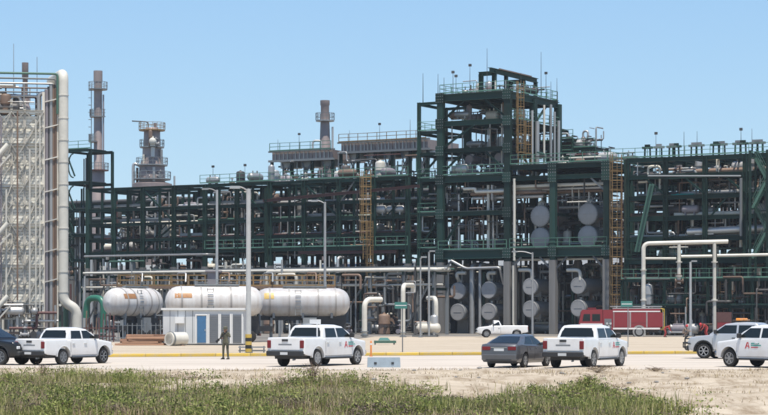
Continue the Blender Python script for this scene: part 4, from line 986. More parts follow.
fz_ = thing('site_fence', 'low steel picket fence below the leftmost tank', 'fence', GP(104,341), 0)
for k in range(22): MB().beam((k*.42,0,0),(k*.42,0,1.9 if k % 4 == 0 else 1.6),.07).build('picket', 'steel_grey', fz_)
for z in (.3,1.4): MB().beam((0,0,z),(21*.42,0,z),.06).build('rail', 'steel_grey', fz_)
o = thing('concrete_block', 'low blue-grey concrete block on the road before the kerb', 'barrier', GP(367.5,367.4), RAD(2))
MB().add([(0,0,0),(1.5,0,0),(1.5,.6,0),(0,.6,0),(.02,.07,.45),(1.48,.07,.45),(1.48,.53,.45),(.02,.53,.45)], [(3,2,1,0),(4,5,6,7),(0,1,5,4),(1,2,6,5),(2,3,7,6),(3,0,4,7)]).build('body', 'block', o); MB().box(.3,.42,-.005,.05,.16,.24).box(1.08,1.2,-.005,.05,.16,.24).build('lifting_slot', 'black', o)
o = thing('road_hump_sign', 'low dark green board on the sand left of the green sign', 'sign', GP(374,344.6), RAD(2))
MB().box(0,1.75,0,.08,.12,.32).build('board', 'steel_light', o); MB().add([(.35,.2,.33),(1.3,.2,.33),(1.3,.9,.33),(.35,.9,.33),(.5,.3,.55),(1.1,.3,.55),(1.1,.8,.55),(.5,.8,.55)], [(3,2,1,0),(4,5,6,7),(0,1,5,4),(1,2,6,5),(2,3,7,6),(3,0,4,7)]).build('cover', 'sign_green', o)
for x in (.1,1.6): MB().box(x-.05,x+.05,.085,.9,0,.325).build('leg', 'steel_grey', o)
o = thing('manifold_skid', 'small grey green pipe skid on the sand left of the tall frame', 'skid', GP(412,336.8), RAD(-10))
MB().box(0,2.6,0,1.2,0,.22).build('base', 'steel_grey', o); bends(o, .2, 2.4, .1, 1.1, .3, 1.7, 6, rr=(.05,.1)); fittings(o, .3, 2.3, .3, .9, [.22], 4)
o = thing('bollard', 'orange marker post on the kerb right of the white pickup', 'bollard', GP(371,356.4))
MB().lathe([(.1,0),(.1,.03),(.055,.04),(.055,.86),(.03,.9),(0,.9)], 12).build('post', 'orange', o, 40); MB().lathe([(.058,.66),(.058,.76)], 12).build('band', 'white', o, 40)
# ---- lamp posts and signs
def lamp_post(px, base_d, ytop, label, arm=(-1.6,0), r=.11, striped=False, name='lamp_post'):
    p = W(px, YH, base_d); p.z = 0; h = H+(YH-ytop)*base_d/F
    t = thing(name, label, 'lamp post', p)
    MB().lathe([(r*1.15,0),(r,.1),(r*.82,h),(0,h+.02)], 14).build('pole', 'pole_grey' if striped else 'alu', t, 40)
    MB().box(-.25,.25,-.25,.25,0,.08).build('base_plate', 'steel_grey', t)
    MB().tube(elbowed([(0,0,h-.15),(arm[0]*.5,0,h+.12),(arm[0],0,h+.1)], .4), .05, 8).build('arm', 'alu', t, 40)
    MB().add([(arm[0]-.35,-.13,h+.02),(arm[0]+.3,-.13,h+.02),(arm[0]+.3,.13,h+.02),(arm[0]-.35,.13,h+.02),(arm[0]-.3,-.08,h+.18),(arm[0]+.28,-.08,h+.18),(arm[0]+.28,.08,h+.18),(arm[0]-.3,.08,h+.18)], [(3,2,1,0),(4,5,6,7),(0,1,5,4),(1,2,6,5),(2,3,7,6),(3,0,4,7)]).build('lamp_head', 'steel_grey', t)
    if striped:
        for k in range(5): MB().lathe([(r*1.2,.1+k*.22),(r*1.2,.1+k*.22+.215)], 16).build('stripe', 'black' if k % 2 else 'kerb_yellow', t, 40)
    return t
lamp_post(248.5, 121.5, 189, 'tall pale lamp post with black and yellow striped foot', (-.8,0), .165, True)
lamp_post(217, 190, 190, 'slim lamp post rising behind the middle white tank', (-1.1,0), .14)
lamp_post(325, 192, 202, 'slim lamp post rising behind the rightmost white tank', (-1.0,0), .14)
lamp_post(532.5, 215, 252.5, 'slim pale lamp post with arm before the middle concrete columns', (-1.9,0), .13)
lamp_post(690.5, 216, 262, 'pale lamp post standing inside the cream pipe loop', (.4,0), .15)
lamp_post(420.5, 206, 258, 'thin grey pole left of the tall frame, nearer the tanks', (.35,0), .1)
lamp_post(429, 210, 252, 'thin grey pole left of the tall frame, nearer the frame', (.35,0), .12)
def sign_post(px, py, ytop, w, label):
    p = GP(px, py); d = p.y; t = thing('sign_post', label, 'sign', p)
    h = H+(YH-ytop)*d/F
    MB().tube([(0,0,0),(0,0,h)], .035, 8).build('post', 'steel_grey', t, 40); MB().box(-w/2-.1,w/2-.1,-.055,-.03,h-.42,h).build('panel', 'sign_green', t); MB().box(-w/2-.05,w/2-.15,-.06,-.056,h-.24,h-.19).build('lettering_line', 'white', t)
sign_post(402.5, 352, 302, .8, 'green sign on a thin post beside the concrete block')
sign_post(628, 347, 301, .85, 'green sign on a thin post in front of the fire engine')
o = thing('guard_rail', 'short low steel guard rail beside the striped lamp post', 'barrier', GP(240,352.5), RAD(4))
for x in (.0,.75,1.5): MB().box(x-.04,x+.04,0,.08,0,.42).build('post', 'steel_grey', o)
for z in (.12,.34): MB().box(-.1,1.6,-.04,-.005,z-.05,z+.05).build('rail', 'steel_grey', o)

# ------------------------------------------------------------------ vehicles
def interp(pts, x):
    for (a, b), (c, d) in zip(pts, pts[1:]):
        if x <= c: return b + (d-b)*(x-a)/(c-a) if c > a else d
    return pts[-1][1]
class Body:
    """Lofted car body: x forward, y left, z up, ground at z = 0, x = 0 midway between the axles."""
    def __init__(s, top, sill, W, axles, arch, wz, bed=None, belt_tuck=.03, nose=.35, tail=.12, rear_sill=None):
        s.top, s.sill, s.W, s.axles, s.arch, s.wz, s.bed, s.nose, s.tail, s.tuck = top, sill, W, axles, arch, wz, bed, nose, tail, belt_tuck
        s.x0, s.x1 = top[0][0], top[-1][0]
    def zt(s, x): return interp(s.top, x)
    def zb(s, x):
        z = interp(s.sill, x)
        for a in s.axles:
            if abs(x-a) < s.arch: z = max(z, s.wz + math.sqrt(s.arch**2-(x-a)**2))
        return min(z, s.zt(x)-.05)
    def w(s, x, z):
        w = s.W/2
        dn, dt = s.x1-x, x-s.x0
        if dn < s.nose: w *= 1-.17*(1-dn/s.nose)**2.2
        if dt < s.tail: w *= 1-.05*(1-dt/s.tail)**2
        zt = s.zt(x)
        w -= .055*max(0, (.62-z)/.3)**1.5 if z < .62 else 0
        w -= s.tuck*max(0, (z-.95)/.5)**1.5 if z > .95 else 0
        if zt-z < .05: w -= .03*(1-(zt-z)/.05)**2
        return w
    def build(s, parent, m):
        xs = set(np.round(np.linspace(s.x0, s.x1, 64), 4))
        for a in s.axles:
            for k in range(17): xs.add(round(a + s.arch*math.cos(math.pi*k/16), 4))
        for p in s.top: xs.add(round(p[0], 4))
        if s.bed: xs |= {s.bed[0]-.004, s.bed[0], s.bed[1], s.bed[1]+.004}
        xs = sorted(xs); T = [0,.06,.16,.3,.45,.6,.75,.88,.95,.985,1]; V, Fc = [], []
        for x in xs:
            zt, zb = s.zt(x), s.zb(x); half = [(0,zb),(s.w(x,zb)*.92,zb)]
            half += [(s.w(x, zb+(zt-zb)*t), zb+(zt-zb)*t) for t in T]
            w = s.w(x, zt); inb = s.bed and s.bed[0] <= x <= s.bed[1]; zi = s.bed[2] if inb else zt
            half += [(w-.08, zt), (w-.085, zi + (0 if inb else .004)), (0, zi + (0 if inb else .02))]
            ring = half + [(-y, z) for y, z in half[-2:0:-1]]
            V += [(x, y, z) for y, z in ring]
        n = len(ring)
        for i in range(len(xs)-1):
            for k in range(n): Fc.append((i*n+k, i*n+(k+1)%n, (i+1)*n+(k+1)%n, (i+1)*n+k))
        Fc.append(tuple(range(n-1,-1,-1))); Fc.append(tuple(range((len(xs)-1)*n, len(xs)*n)))
        return MB().add(V, Fc).build('body', m, parent, 32)
    def patch(s, name, quad, m, parent, off=.008, sides=(1,-1), nx=8, nz=4):
        """A panel that follows the flank: quad = rear-bottom, front-bottom, front-top, rear-top in x,z."""
        return flank_patch(name, s.w, quad, m, parent, off, sides, nx, nz)
def flank_patch(name, wf, quad, m, parent, off, sides, nx=6, nz=4):
    out = []
    for sd_ in sides:
        V = []
        for layer in (off, -.02):
            for j in range(nz+1):
                for i in range(nx+1):
                    t, q = i/nx, j/nz
                    x = (quad[0][0]*(1-t)+quad[1][0]*t)*(1-q)+(quad[3][0]*(1-t)+quad[2][0]*t)*q
                    z = (quad[0][1]*(1-t)+quad[1][1]*t)*(1-q)+(quad[3][1]*(1-t)+quad[2][1]*t)*q
                    V.append((x, sd_*(wf(x,z)+layer), z))
        N_ = (nx+1)*(nz+1); Fc = [(j*(nx+1)+i, j*(nx+1)+i+1, (j+1)*(nx+1)+i+1, (j+1)*(nx+1)+i) for j in range(nz) for i in range(nx)]
        rim = [i for i in range(nx+1)] + [j*(nx+1)+nx for j in range(1,nz+1)] + [nz*(nx+1)+i for i in range(nx-1,-1,-1)] + [j*(nx+1) for j in range(nz-1,0,-1)]
        Fc += [(rim[k], rim[(k+1)%len(rim)], rim[(k+1)%len(rim)]+N_, rim[k]+N_) for k in range(len(rim))]
        if sd_ < 0: Fc = [f[::-1] for f in Fc]
        Fc = [f[::-1] for f in Fc]
        out.append(MB().add(V, Fc).build(name, m, parent, 40))
    return out
class Cabin:
    def __init__(s, top, base, wb, wr, zr): s.top, s.base, s.wb, s.wr, s.zr = top, base, wb, wr, zr; s.x0, s.x1 = top[0][0], top[-1][0]
    def zt(s, x): return interp(s.top, x)
    def w(s, x, z):
        t = (z-s.base)/(s.zr-s.base); w = s.wb + (s.wr-s.wb)*max(0,t)**1.25
        if s.zt(x)-z < .07 and t > .6: w -= .05*(1-(s.zt(x)-z)/.07)**2
        return w
    def build(s, parent, m, name='cab'):
        xs = sorted(set(np.round(np.linspace(s.x0, s.x1, 40), 4)) | {round(p[0],4) for p in s.top}); T = [0,.15,.35,.55,.75,.88,.95,1]; V, Fc = [], []
        for x in xs:
            zt = max(s.zt(x), s.base+.004); half = [(0,s.base)] + [(s.w(x, s.base+(zt-s.base)*t), s.base+(zt-s.base)*t) for t in T]
            w = s.w(x, zt); half += [(w*.7, zt+.012), (0, zt+.02)]
            ring = half + [(-y,z) for y,z in half[-2:0:-1]]; V += [(x,y,z) for y,z in ring]
        n = len(ring)
        for i in range(len(xs)-1):
            for k in range(n): Fc.append((i*n+k, i*n+(k+1)%n, (i+1)*n+(k+1)%n, (i+1)*n+k))
        Fc.append(tuple(range(n-1,-1,-1))); Fc.append(tuple(range((len(xs)-1)*n, len(xs)*n)))
        return MB().add(V, Fc).build(name, m, parent, 32)
    def screen(s, name, xa, xb, m, parent, f=.9, lo=.1, hi=.93):
        """Windscreen or rear window on the slope between stations xa (bottom) and xb (top)."""
        za, zb = s.zt(xa), s.zt(xb); za = max(za, s.base)
        nrm = Vector((-(zb-za), 0, (xb-xa))).normalized()
        if nrm.z < 0: nrm = -nrm
        V = []
        for j in range(6):
            q = lo+(hi-lo)*j/5; x, z = xa+(xb-xa)*q, za+(zb-za)*q
            for i in range(9):
                y = s.w(x, z)*f*(-1+2*i/8); cr = .018*(1-(y/s.w(x,z))**2)
                V.append(Vector((x,y,z)) + nrm*(.012+cr))
        Fc = [(j*9+i, j*9+i+1, (j+1)*9+i+1, (j+1)*9+i) for j in range(5) for i in range(8)]
        if xa > xb: pass
        return MB().add(V, Fc).build(name, m, parent, 40)
def wheel_set(t, axles, track, r, wdt, rim_m='rim', rim_r=None):
    rr = rim_r or r*.66
    tm = MB().lathe([(rr*.96,-wdt/2*.8),(r*.86,-wdt/2),(r*.97,-wdt/2*.86),(r,-wdt/2*.6),(r,wdt/2*.6),(r*.97,wdt/2*.86),(r*.86,wdt/2),(rr*.96,wdt/2*.8)], 28, 'y').mesh('tyre', 'tyre', 40)
    rb = MB(); rb.lathe([(rr*1.02,-wdt*.40),(rr*1.0,-wdt*.44),(rr*.9,-wdt*.43),(rr*.88,-wdt*.2)], 24, 'y')
    for k in range(6):
        an = math.pi*2*k/6; c, q = math.cos(an), math.sin(an); rb.beam((rr*.1*c,-wdt*.32,rr*.1*q), (rr*.93*c,-wdt*.38,rr*.93*q), rr*.24, .05)
    rb.lathe([(0,-wdt*.44),(rr*.2,-wdt*.42),(rr*.24,-wdt*.2)], 12, 'y'); rmm = rb.mesh('rim', rim_m, 35)
    hb = MB().lathe([(0,-wdt*.12),(rr*.6,-wdt*.14),(rr*.62,-wdt*.05),(rr*.97,0),(rr*.97,.02),(0,.03)], 18, 'y').mesh('brake_disc', 'plastic', 35)
    for a in axles:
        for sd_ in (-1, 1):
            w = inst('wheel', tm, (a, sd_*track/2, r), 1.0, t, 0 if sd_ < 0 else math.pi); inst('rim', rmm, (0,0,0), 1.0, w); inst('brake_disc', hb, (0,0,0), 1.0, w)
        MB().tube([(a,-track/2+.1,r),(a,track/2-.1,r)], .06, 8).build('axle', 'plastic', t)
def bevel_box(x0,x1,y0,y1,z0,z1,b=.03):
    P = lambda z, i: [(x0+i,y0),(x1-i,y0),(x1,y0+i),(x1,y1-i),(x1-i,y1),(x0+i,y1),(x0,y1-i),(x0,y0+i)]
    m = MB(); rings = [[(x0+b+(1 if 0 else 0)*0+ (p[0]-x0-b), p[1], z) for p in P(z,b)] for z in (z0+b, z1-b)]
    inner = [[(min(max(p[0],x0+b),x1-b), min(max(p[1],y0+b),y1-b), z) for p in P(z,b)] for z in (z0,z1)]
    R_ = [inner[0], rings[0], rings[1], inner[1]]; V = [p for r in R_ for p in r]; Fc = []
    for i in range(3):
        for k in range(8): Fc.append((i*8+k, i*8+(k+1)%8, (i+1)*8+(k+1)%8, (i+1)*8+k))
    Fc += [tuple(range(7,-1,-1)), tuple(range(24,32))]
    return m.add(V, Fc)

def logo(t, wf, x, z, side, s=1.0):
    """Red A-shaped emblem and green lettering bars on a door."""
    k = -1 if side < 0 else 1
    def flat(poly, m, nm):
        V = [(px, k*(wf(px,pz)+.018), pz) for px, pz in poly]; f = tuple(range(len(poly)))
        b = MB(); b.v = V; b.f = [f if k < 0 else f[::-1]]; b.build(nm, m, t)
    dr = 1 if side < 0 else -1
    q = lambda a, b: (x+dr*a*s, z+b*s)
    flat([q(-.16,-.15), q(-.09,-.15), q(.03,.13), q(-.03,.15)], 'logo_red', 'emblem'); flat([q(.02,.15), q(.06,.13), q(.15,-.13), q(.09,-.15)], 'logo_red', 'emblem'); flat([q(-.08,-.06), q(.1,-.06), q(.09,-.01), q(-.06,-.01)], 'logo_red', 'emblem')
    for i, (h, w) in enumerate(((.09,.5),(.0,.62),(-.09,.44))): flat([q(.22,h-.025), q(.22+w,h-.025), q(.22+w,h+.025), q(.22,h+.025)], 'teal' if i < 2 else 'logo_red', 'lettering_bar')

def pickup(label, loc, rz, paint='paint_white', L=5.85, Wd=2.0, Hh=1.95, wb=3.65, r=.41, fo=.95, single=False, canopy=False, bar=None, bull=False, marks=True, steps=True, cat='pickup truck', name='pickup_truck', rim='rim', plate=True, rack_=False, cabl=2.8):
    t = thing(name, label, cat, loc, rz, 'parked vehicles')
    xf, xr = wb/2, -wb/2; x1 = xf+fo; x0 = x1-L; k = Hh/1.95
    belt = 1.30*k; hood = 1.20*k; bedz = 1.34*k
    xc = xf-.42; xcr = xc-(cabl if not single else 1.15)   # cowl, cab rear
    top = [(x0,bedz-.02),(x0+.04,bedz),(xcr-.05,bedz),(xcr-.04,bedz-.06),(xcr+.0,bedz-.06),(xcr+.005,belt),(xc,belt-.02),(xc+.1,hood+.06),(xf+.2,hood),(x1-.22,hood-.06),(x1-.06,hood-.17),(x1,hood-.34)]
    sill = [(x0,.62*k),(x0+.2,.55*k),(xr-.6,.5*k),(xr+.5,.40*k),(xf-.5,.40*k),(x1-.3,.42*k),(x1,.5*k)]
    B = Body(top, sill, Wd, (xr,xf), r+.11, r+.02, bed=(x0+.09, xcr-.07, .78*k)); B.build(t, paint)
    roof = Hh-.03
    C = Cabin([(xcr+.01,belt+.01),(xcr+.22,roof-.1),(xcr+.34,roof-.03),(xcr+.8,roof),(xc-1.35 if not single else xc-.9,roof-.005),(xc-.78,roof-.08),(xc+.08,belt+.0)], belt-.03, Wd/2*.955, Wd/2*.77, roof)
    C.build(t, paint)
    C.screen('windscreen', xc+.08, xc-.78, 'glass', t, .9, .1, .95); C.screen('rear_window', xcr+.01, xcr+.22, 'glass', t, .86, .14, .92)
    if single: wins = [(xc-.98, xc-.16)]
    else: wins = [(xcr+.26, xcr+(xc-xcr)*.45), (xcr+(xc-xcr)*.45+.11, xc-.16)]
    zb_, zt_ = belt+.045, roof-.15
    for i, (a, c) in enumerate(wins):
        last = i == len(wins)-1
        quad = [(a,zb_),(c,zb_),(c-(.60 if last else .0),zt_),(a+(.12 if i == 0 else 0),zt_)]
        flank_patch('side_window', C.w, quad, 'glass', t, .008, (1,-1))
        flank_patch('door_gap', B.w, [(a-.072,.482*k),(c+.08,.482*k),(c+.08,belt-.03),(a-.072,belt-.03)], 'plastic', t, .003, (1,-1))
        for dd in flank_patch('door', B.w, [(a-.05,.5*k),(c+.06,.5*k),(c+.06,belt-.05),(a-.05,belt-.05)], paint, t, .009, (1,-1)):
            sd_ = 1 if dd.data.vertices[0].co.y > 0 else -1; y = B.w(a+.1, 1.08*k)
            MB().box(a+.02,a+.22,min(sd_*(y-.02),sd_*(y+.045)),max(sd_*(y-.02),sd_*(y+.045)),1.08*k,1.125*k).build('handle', 'plastic' if paint != 'paint_white' else 'panel', dd)
    # arches
    for a in (xr,xf):
        for sd_ in (-1,1):
            b = MB(); n = 14; V = []
            for i in range(n+1):
                an = math.pi*i/n
                for rr_2, yy in ((r+.105,.012),(r+.16,.006),(r+.105,-.12)):
                    x, z = a+rr_2*math.cos(an), r+.02+rr_2*math.sin(an); x_ = a+(r+.16)*math.cos(an)
                    V.append((x, sd_*(B.w(x, max(z,.62))+yy), z))
            Fc = []
            for i in range(n):
                Fc += [(3*i,3*i+1,3*i+4,3*i+3), (3*i,3*i+3,3*i+5,3*i+2)]
            b.add(V, Fc).build('arch_trim', 'plastic' if paint in ('paint_black','paint_silver') or canopy else paint, t, 40)
    MB().box(x0+.25,x1-.25,-.72,.72,.36*k,.92*k).build('chassis', 'plastic', t)
    wheel_set(t, (xr,xf), Wd-.30, r, .27, rim)
    # rear end
    bevel_box(x0-.13,x0+.12,-Wd/2+.04,Wd/2-.04,.50*k,.74*k,.035).build('rear_bumper', 'plastic' if paint != 'paint_silver' else 'chrome', t)
    tg = bevel_box(x0-.028,x0+.05,-Wd/2+.24,Wd/2-.24,.77*k,bedz-.005,.02).build('tailgate', paint, t)
    MB().box(x0-.05,x0-.03,-.16,.16,bedz-.17,bedz-.07).build('handle', 'plastic', tg)
    MB().box(x0-.034,x0-.0285,-.35,.35,1.0*k,1.06*k).build('lettering_line', 'panel_dark', tg)
    for sd_ in (-1,1):
        y0_, y1_ = sd_*(Wd/2-.235), sd_*(Wd/2-.035); bevel_box(x0-.035,x0+.16,min(y0_,y1_),max(y0_,y1_)+ (0.0),.86*k,1.22*k,.02).build('tail_light', 'lamp_red', t)
    if plate: MB().box(x0-.139,x0-.131,-.2,.2,.56*k,.68*k).build('licence_plate', 'panel', t)
    MB().tube([(x0+.2,-.4,.34),(x0-.02,-.42,.33)], .04, 8).build('exhaust', 'steel_grey', t)
    # front end
    bevel_box(x1-.12,x1+.10,-Wd/2+.12,Wd/2-.12,.46*k,.70*k,.05).build('front_bumper', 'plastic' if paint != 'paint_white' else 'chrome', t)
    MB().box(x1-.1,x1+.03,-.62,.62,.72*k,hood-.30).build('grille', 'plastic', t)
    for sd_ in (-1,1):
        y0_, y1_ = sd_*.62, sd_*.84; bevel_box(x1-.22,x1+.012,min(y0_,y1_),max(y0_,y1_),.80*k,hood-.24,.02).build('headlight', 'lamp_clear', t)
        y = C.w(xc-.3, belt+.1); y0_, y1_ = sd_*(y+.02), sd_*(y+.25)
        bevel_box(xc-.36,xc-.22,min(y0_,y1_),max(y0_,y1_),belt+.02,belt+.24,.03).build('mirror', 'plastic' if paint != 'paint_white' or canopy is False else paint, t)
        if steps: y0_, y1_ = sd_*(Wd/2-.1), sd_*(Wd/2+.04); MB().box(xr+r+.2,xf-r-.2,min(y0_,y1_),max(y0_,y1_),.34*k,.42*k).build('side_step', 'plastic', t)
    if marks:
        for sd_ in (-1,1): logo(t, B.w, (xc-.75), 1.0*k, sd_)
    if canopy:
        cz = roof-.01; D = Cabin([(x0+.02,bedz),(x0+.3,cz-.1),(x0+.42,cz-.03),(xcr-.1,cz),(xcr+.2,cz)], bedz-.01, Wd/2*.955, Wd/2*.79, cz); D.build(t, paint, 'canopy'); D.screen('canopy_rear_window', x0+.02, x0+.3, 'glass', t, .84, .14, .9)
        flank_patch('canopy_window', D.w, [(x0+.36,bedz+.09),(xcr-.02,bedz+.09),(xcr-.02,cz-.16),(x0+.46,cz-.16)], 'glass', t, .008, (1,-1))
    if bar:
        xb = (xcr+xc-.6)/2 + (.3 if not canopy else 0); lb = MB().box(xb-.14,xb+.14,-.6,.6,Hh+.01,Hh+.05).build('light_bar', 'plastic', t)
        for sd_, m in ((-1,bar),(1,bar)):
            y0_, y1_ = sd_*.05, sd_*.6; bevel_box(xb-.13,xb+.13,min(y0_,y1_),max(y0_,y1_),Hh+.052,Hh+.19,.03).build('beacon', m, lb)
    if rack_:
        b = MB(); b.tube([(xcr-.15,-.75,bedz),(xcr-.15,-.75,roof+.06),(xcr-.15,.75,roof+.06),(xcr-.15,.75,bedz)], .035, 8); b.build('roll_bar', 'paint_white', t, 40)
        MB().box(xcr+.5,xcr+.85,-.35,.05,Hh+.0,Hh+.22).build('roof_box', 'white', t)
    if bull:
        b = MB()
        for y in (-.55,.55): b.tube(elbowed([(x1+.05,y,.45),(x1+.28,y,.5),(x1+.28,y,1.12),(x1+.12,y,1.22)], .12), .045, 8)
        for z in (.62,.86,1.08): b.tube([(x1+.26,-.85 if z < 1 else -.6,z),(x1+.30,0,z),(x1+.26,.85 if z < 1 else .6,z)], .04, 8)
        for s_ in (-1,1): b.tube(elbowed([(x1+.26,s_*.85,.62),(x1+.26,s_*.85,.86),(x1-.2,s_*1.0,.8)], .1), .035, 8)
        b.build('bull_bar', 'black', t, 40)
    return t
def hdg(theta): return RAD(90)-theta        # heading measured clockwise from the view direction
def at(px, py): p = GP(px, py); return p
def place_by_wheel(px, d, theta, off_x, off_y):
    """Ground point of the vehicle origin when the wheel at local (off_x, off_y) stands at photo column px, distance d."""
    X = (px-CX)/F*d; c, s = math.cos(hdg(theta)), math.sin(hdg(theta))
    return Vector((X-(c*off_x-s*off_y), d-(s*off_x+c*off_y), 0))
th = RAD(29); pickup('white crew cab pickup with roof box and rear lamps beside the concrete block', place_by_wheel(315.5, 92.3, th, -1.85, -.86), hdg(th), wb=3.7, L=5.9, Wd=2.03, Hh=1.95, rack_=True)
th = RAD(27); pickup('white crew cab pickup parked right against the dark grey sedan', place_by_wheel(591.5, 89.8, th, -1.8, -.86), hdg(th), wb=3.6, L=5.8, Wd=2.02, Hh=1.96)
th = RAD(30); pickup('white crew cab pickup at the left, parked beside the black pickup', place_by_wheel(61.5, 95.5, th, -1.54, -.77), hdg(th), wb=3.09, L=5.3, Wd=1.86, Hh=1.80, r=.385, fo=.80, marks=False, rim='panel_dark', cabl=2.35)
th = RAD(116); pickup('black pickup cut off by the left edge, nose towards the camera', place_by_wheel(1.5, 95.0, th, 1.6, -.8), hdg(th), paint='paint_black', wb=3.2, L=5.4, Wd=1.92, Hh=1.85, r=.40, marks=False, rim='panel_dark')
th = RAD(-60); pickup('silver-grey pickup with black bull bar and amber roof beacons', place_by_wheel(704.5, 108.5, th, 1.85, .82), hdg(th), paint='paint_silver', wb=3.7, L=5.9, Wd=1.98, Hh=2.0, r=.42, bar='amber', bull=True, marks=False)
th = RAD(-36); pickup('white pickup cut off by the right edge with a red emblem on its door', place_by_wheel(731, 91.5, th, 1.8, .86), hdg(th), wb=3.6, L=5.8, Wd=2.02, Hh=1.97, r=.41)
th = RAD(-92); pickup('small white single cab pickup parked far back by the exchangers', place_by_wheel(486.5, 205, th, 1.55, .8), hdg(th), wb=3.1, L=5.2, Wd=1.85, Hh=1.78, r=.38, single=True, marks=False, steps=False)

def sedan(label, loc, rz):
    t = thing('sedan', label, 'car', loc, rz, 'parked vehicles'); Wd, wb, r = 1.80, 2.7, .33
    xf, xr = wb/2, -wb/2; x1, x0 = xf+.9, xr-1.02
    B = Body([(x0,.72),(x0+.03,.98),(x0+.12,1.06),(x0+.6,1.09),(xr+.3,1.03),(.2,.98),(xf-.45,.96),(xf-.3,.98),(xf+.3,.90),(x1-.2,.78),(x1-.03,.66),(x1,.5)], [(x0,.38),(x0+.15,.27),(xr,.22),(xf,.22),(x1-.2,.22),(x1,.32)], Wd, (xr,xf), r+.07, r+.01, nose=.6, tail=.35)
    B.build(t, 'paint_grey')
    C = Cabin([(x0+.42,1.07),(xr+.28,1.40),(xr+.65,1.475),(-.2,1.50),(.15,1.47),(xf-.38,.98)], .95, Wd/2*.93, Wd/2*.66, 1.5); C.build(t, 'paint_grey')
    C.screen('rear_window', x0+.42, xr+.28, 'glass', t, .86, .08, .97); C.screen('windscreen', xf-.38, .15, 'glass', t, .88, .08, .95)
    for q in ([(xr+.05,1.06),(-.32,1.06),(-.32,1.41),(xr+.5,1.40)], [(-.24,1.06),(xf-.62,1.03),(.22,1.40),(-.24,1.42)]): flank_patch('side_window', C.w, q, 'glass', t, .008, (1,-1))
    for q in ([(xr+.36,.34),(-.3,.34),(-.3,.96),(xr+.1,.98)], [(-.27,.34),(xf-.42,.34),(xf-.5,.94),(-.27,.96)]):
        flank_patch('door_gap', B.w, [(q[0][0]-.02,q[0][1]-.015),(q[1][0]+.012,q[1][1]-.015),(q[2][0]+.012,q[2][1]+.015),(q[3][0]-.02,q[3][1]+.015)], 'plastic', t, .003, (1,-1))
        for dd in flank_patch('door', B.w, q, 'paint_grey', t, .008, (1,-1)):
            sd_ = 1 if dd.data.vertices[0].co.y > 0 else -1; xx = q[0][0]+.12; y = B.w(xx,.84); MB().box(xx,xx+.18,min(sd_*(y-.02),sd_*(y+.035)),max(sd_*(y-.02),sd_*(y+.035)),.83,.87).build('handle', 'paint_grey', dd)
    wheel_set(t, (xr,xf), Wd-.22, r, .21); MB().box(x0+.2,x1-.2,-.62,.62,.2,.62).build('chassis', 'plastic', t)
    for sd_ in (-1,1):
        y0_, y1_ = sd_*.42, sd_*.82; bevel_box(x0-.012,x0+.22,min(y0_,y1_),max(y0_,y1_),.80,.96,.02).build('tail_light', 'lamp_red', t)
        y0_, y1_ = sd_*.5, sd_*.74; bevel_box(x1-.3,x1-.04,min(y0_,y1_),max(y0_,y1_),.58,.70,.02).build('headlight', 'lamp_clear', t)
        y = C.w(.75,1.05); y0_, y1_ = sd_*(y+.01), sd_*(y+.2); bevel_box(xf-.72,xf-.6,min(y0_,y1_),max(y0_,y1_),1.0,1.13,.02).build('mirror', 'paint_grey', t)
    bevel_box(x0-.05,x0+.2,-.84,.84,.34,.62,.04).build('rear_bumper', 'paint_grey', t); MB().box(x0-.06,x0-.051,-.62,.62,.345,.40).build('bumper_insert', 'plastic', t)
    bevel_box(x1-.2,x1+.03,-.7,.7,.26,.5,.04).build('front_bumper', 'paint_grey', t)
    MB().box(x0-.008,x0+.02,-.24,.24,.76,.88).build('licence_plate', 'panel', t)
    MB().box(x0+.0,x0+.03,-.40,.40,.9,.925).build('boot_trim', 'chrome', t)
    return t
th = RAD(26); sedan('dark grey sedan parked left of a white pickup, seen from behind', place_by_wheel(524, 90.3, th, -1.35, -.8), hdg(th))

# ---- fire engine
t = thing('fire_engine', 'red fire engine with white stripe and yellow rear rails', 'fire engine', W(578,YH,213)-Vector((0,0,H)), RAD(-4), 'parked vehicles')
FL = (664-578)/F*213
cabp = [(.1,.55),(.0,1.0),(.1,1.55),(.3,2.65),(.45,2.86),(2.55,2.9),(2.6,.55)]
cab_ = MB().prism(cabp, -1.22, 1.22).build('cab', 'paint_red', t)
for y in (-1.235, 1.215):
    MB().prism([(.42,1.65),(1.25,1.65),(1.25,2.4),(.58,2.4)], y, y+.02).build('side_window', 'glass', cab_); MB().prism([(1.45,1.65),(2.3,1.65),(2.3,2.4),(1.45,2.4)], y, y+.02).build('side_window', 'glass', cab_)
MB().add([(.11,-1.05,1.6),(.11,1.05,1.6),(.325,1.0,2.5),(.325,-1.0,2.5)], [(0,1,2,3)]).build('windscreen', 'glass', cab_)
MB().box(-.18,.15,-1.25,1.25,.45,.8).build('front_bumper', 'chrome', t); MB().box(1.0,1.9,-.8,.8,2.905,3.08).build('light_bar', 'lamp_red', t)
MB().box(2.603,3.617,-1.19,1.19,.6,2.85).build('pump_housing', 'paint_red', t); MB().box(2.75,3.5,-1.215,-1.192,.9,1.9).build('pump_panel', 'panel_dark', t); b = MB()
for k in range(4): b.lathe([(.09,-1.27),(.13,-1.27),(.13,-1.2)], 10, 'y', (2.85+.18*k,0,1.1+.3*(k%2)))
b.build('hose_outlet', 'chrome', t, 40)
MB().box(3.62,FL-.55,-1.2,1.2,.75,2.95).build('body', 'paint_red', t)
for i in range(3):
    x0_, x1_ = 3.78+i*1.75, 3.78+i*1.75+1.6; p = MB().box(x0_,x1_,-1.222,-1.203,1.05 if i != 1 else 1.5,2.55).build('locker_shutter', 'paint_red', t)
    MB().box(x0_-.06,x0_-.005,-1.235,-1.203,1.0,2.62).build('shutter_frame', 'alu', p); MB().box(x1_+.005,x1_+.06,-1.235,-1.203,1.0,2.62).build('shutter_frame', 'alu', p)
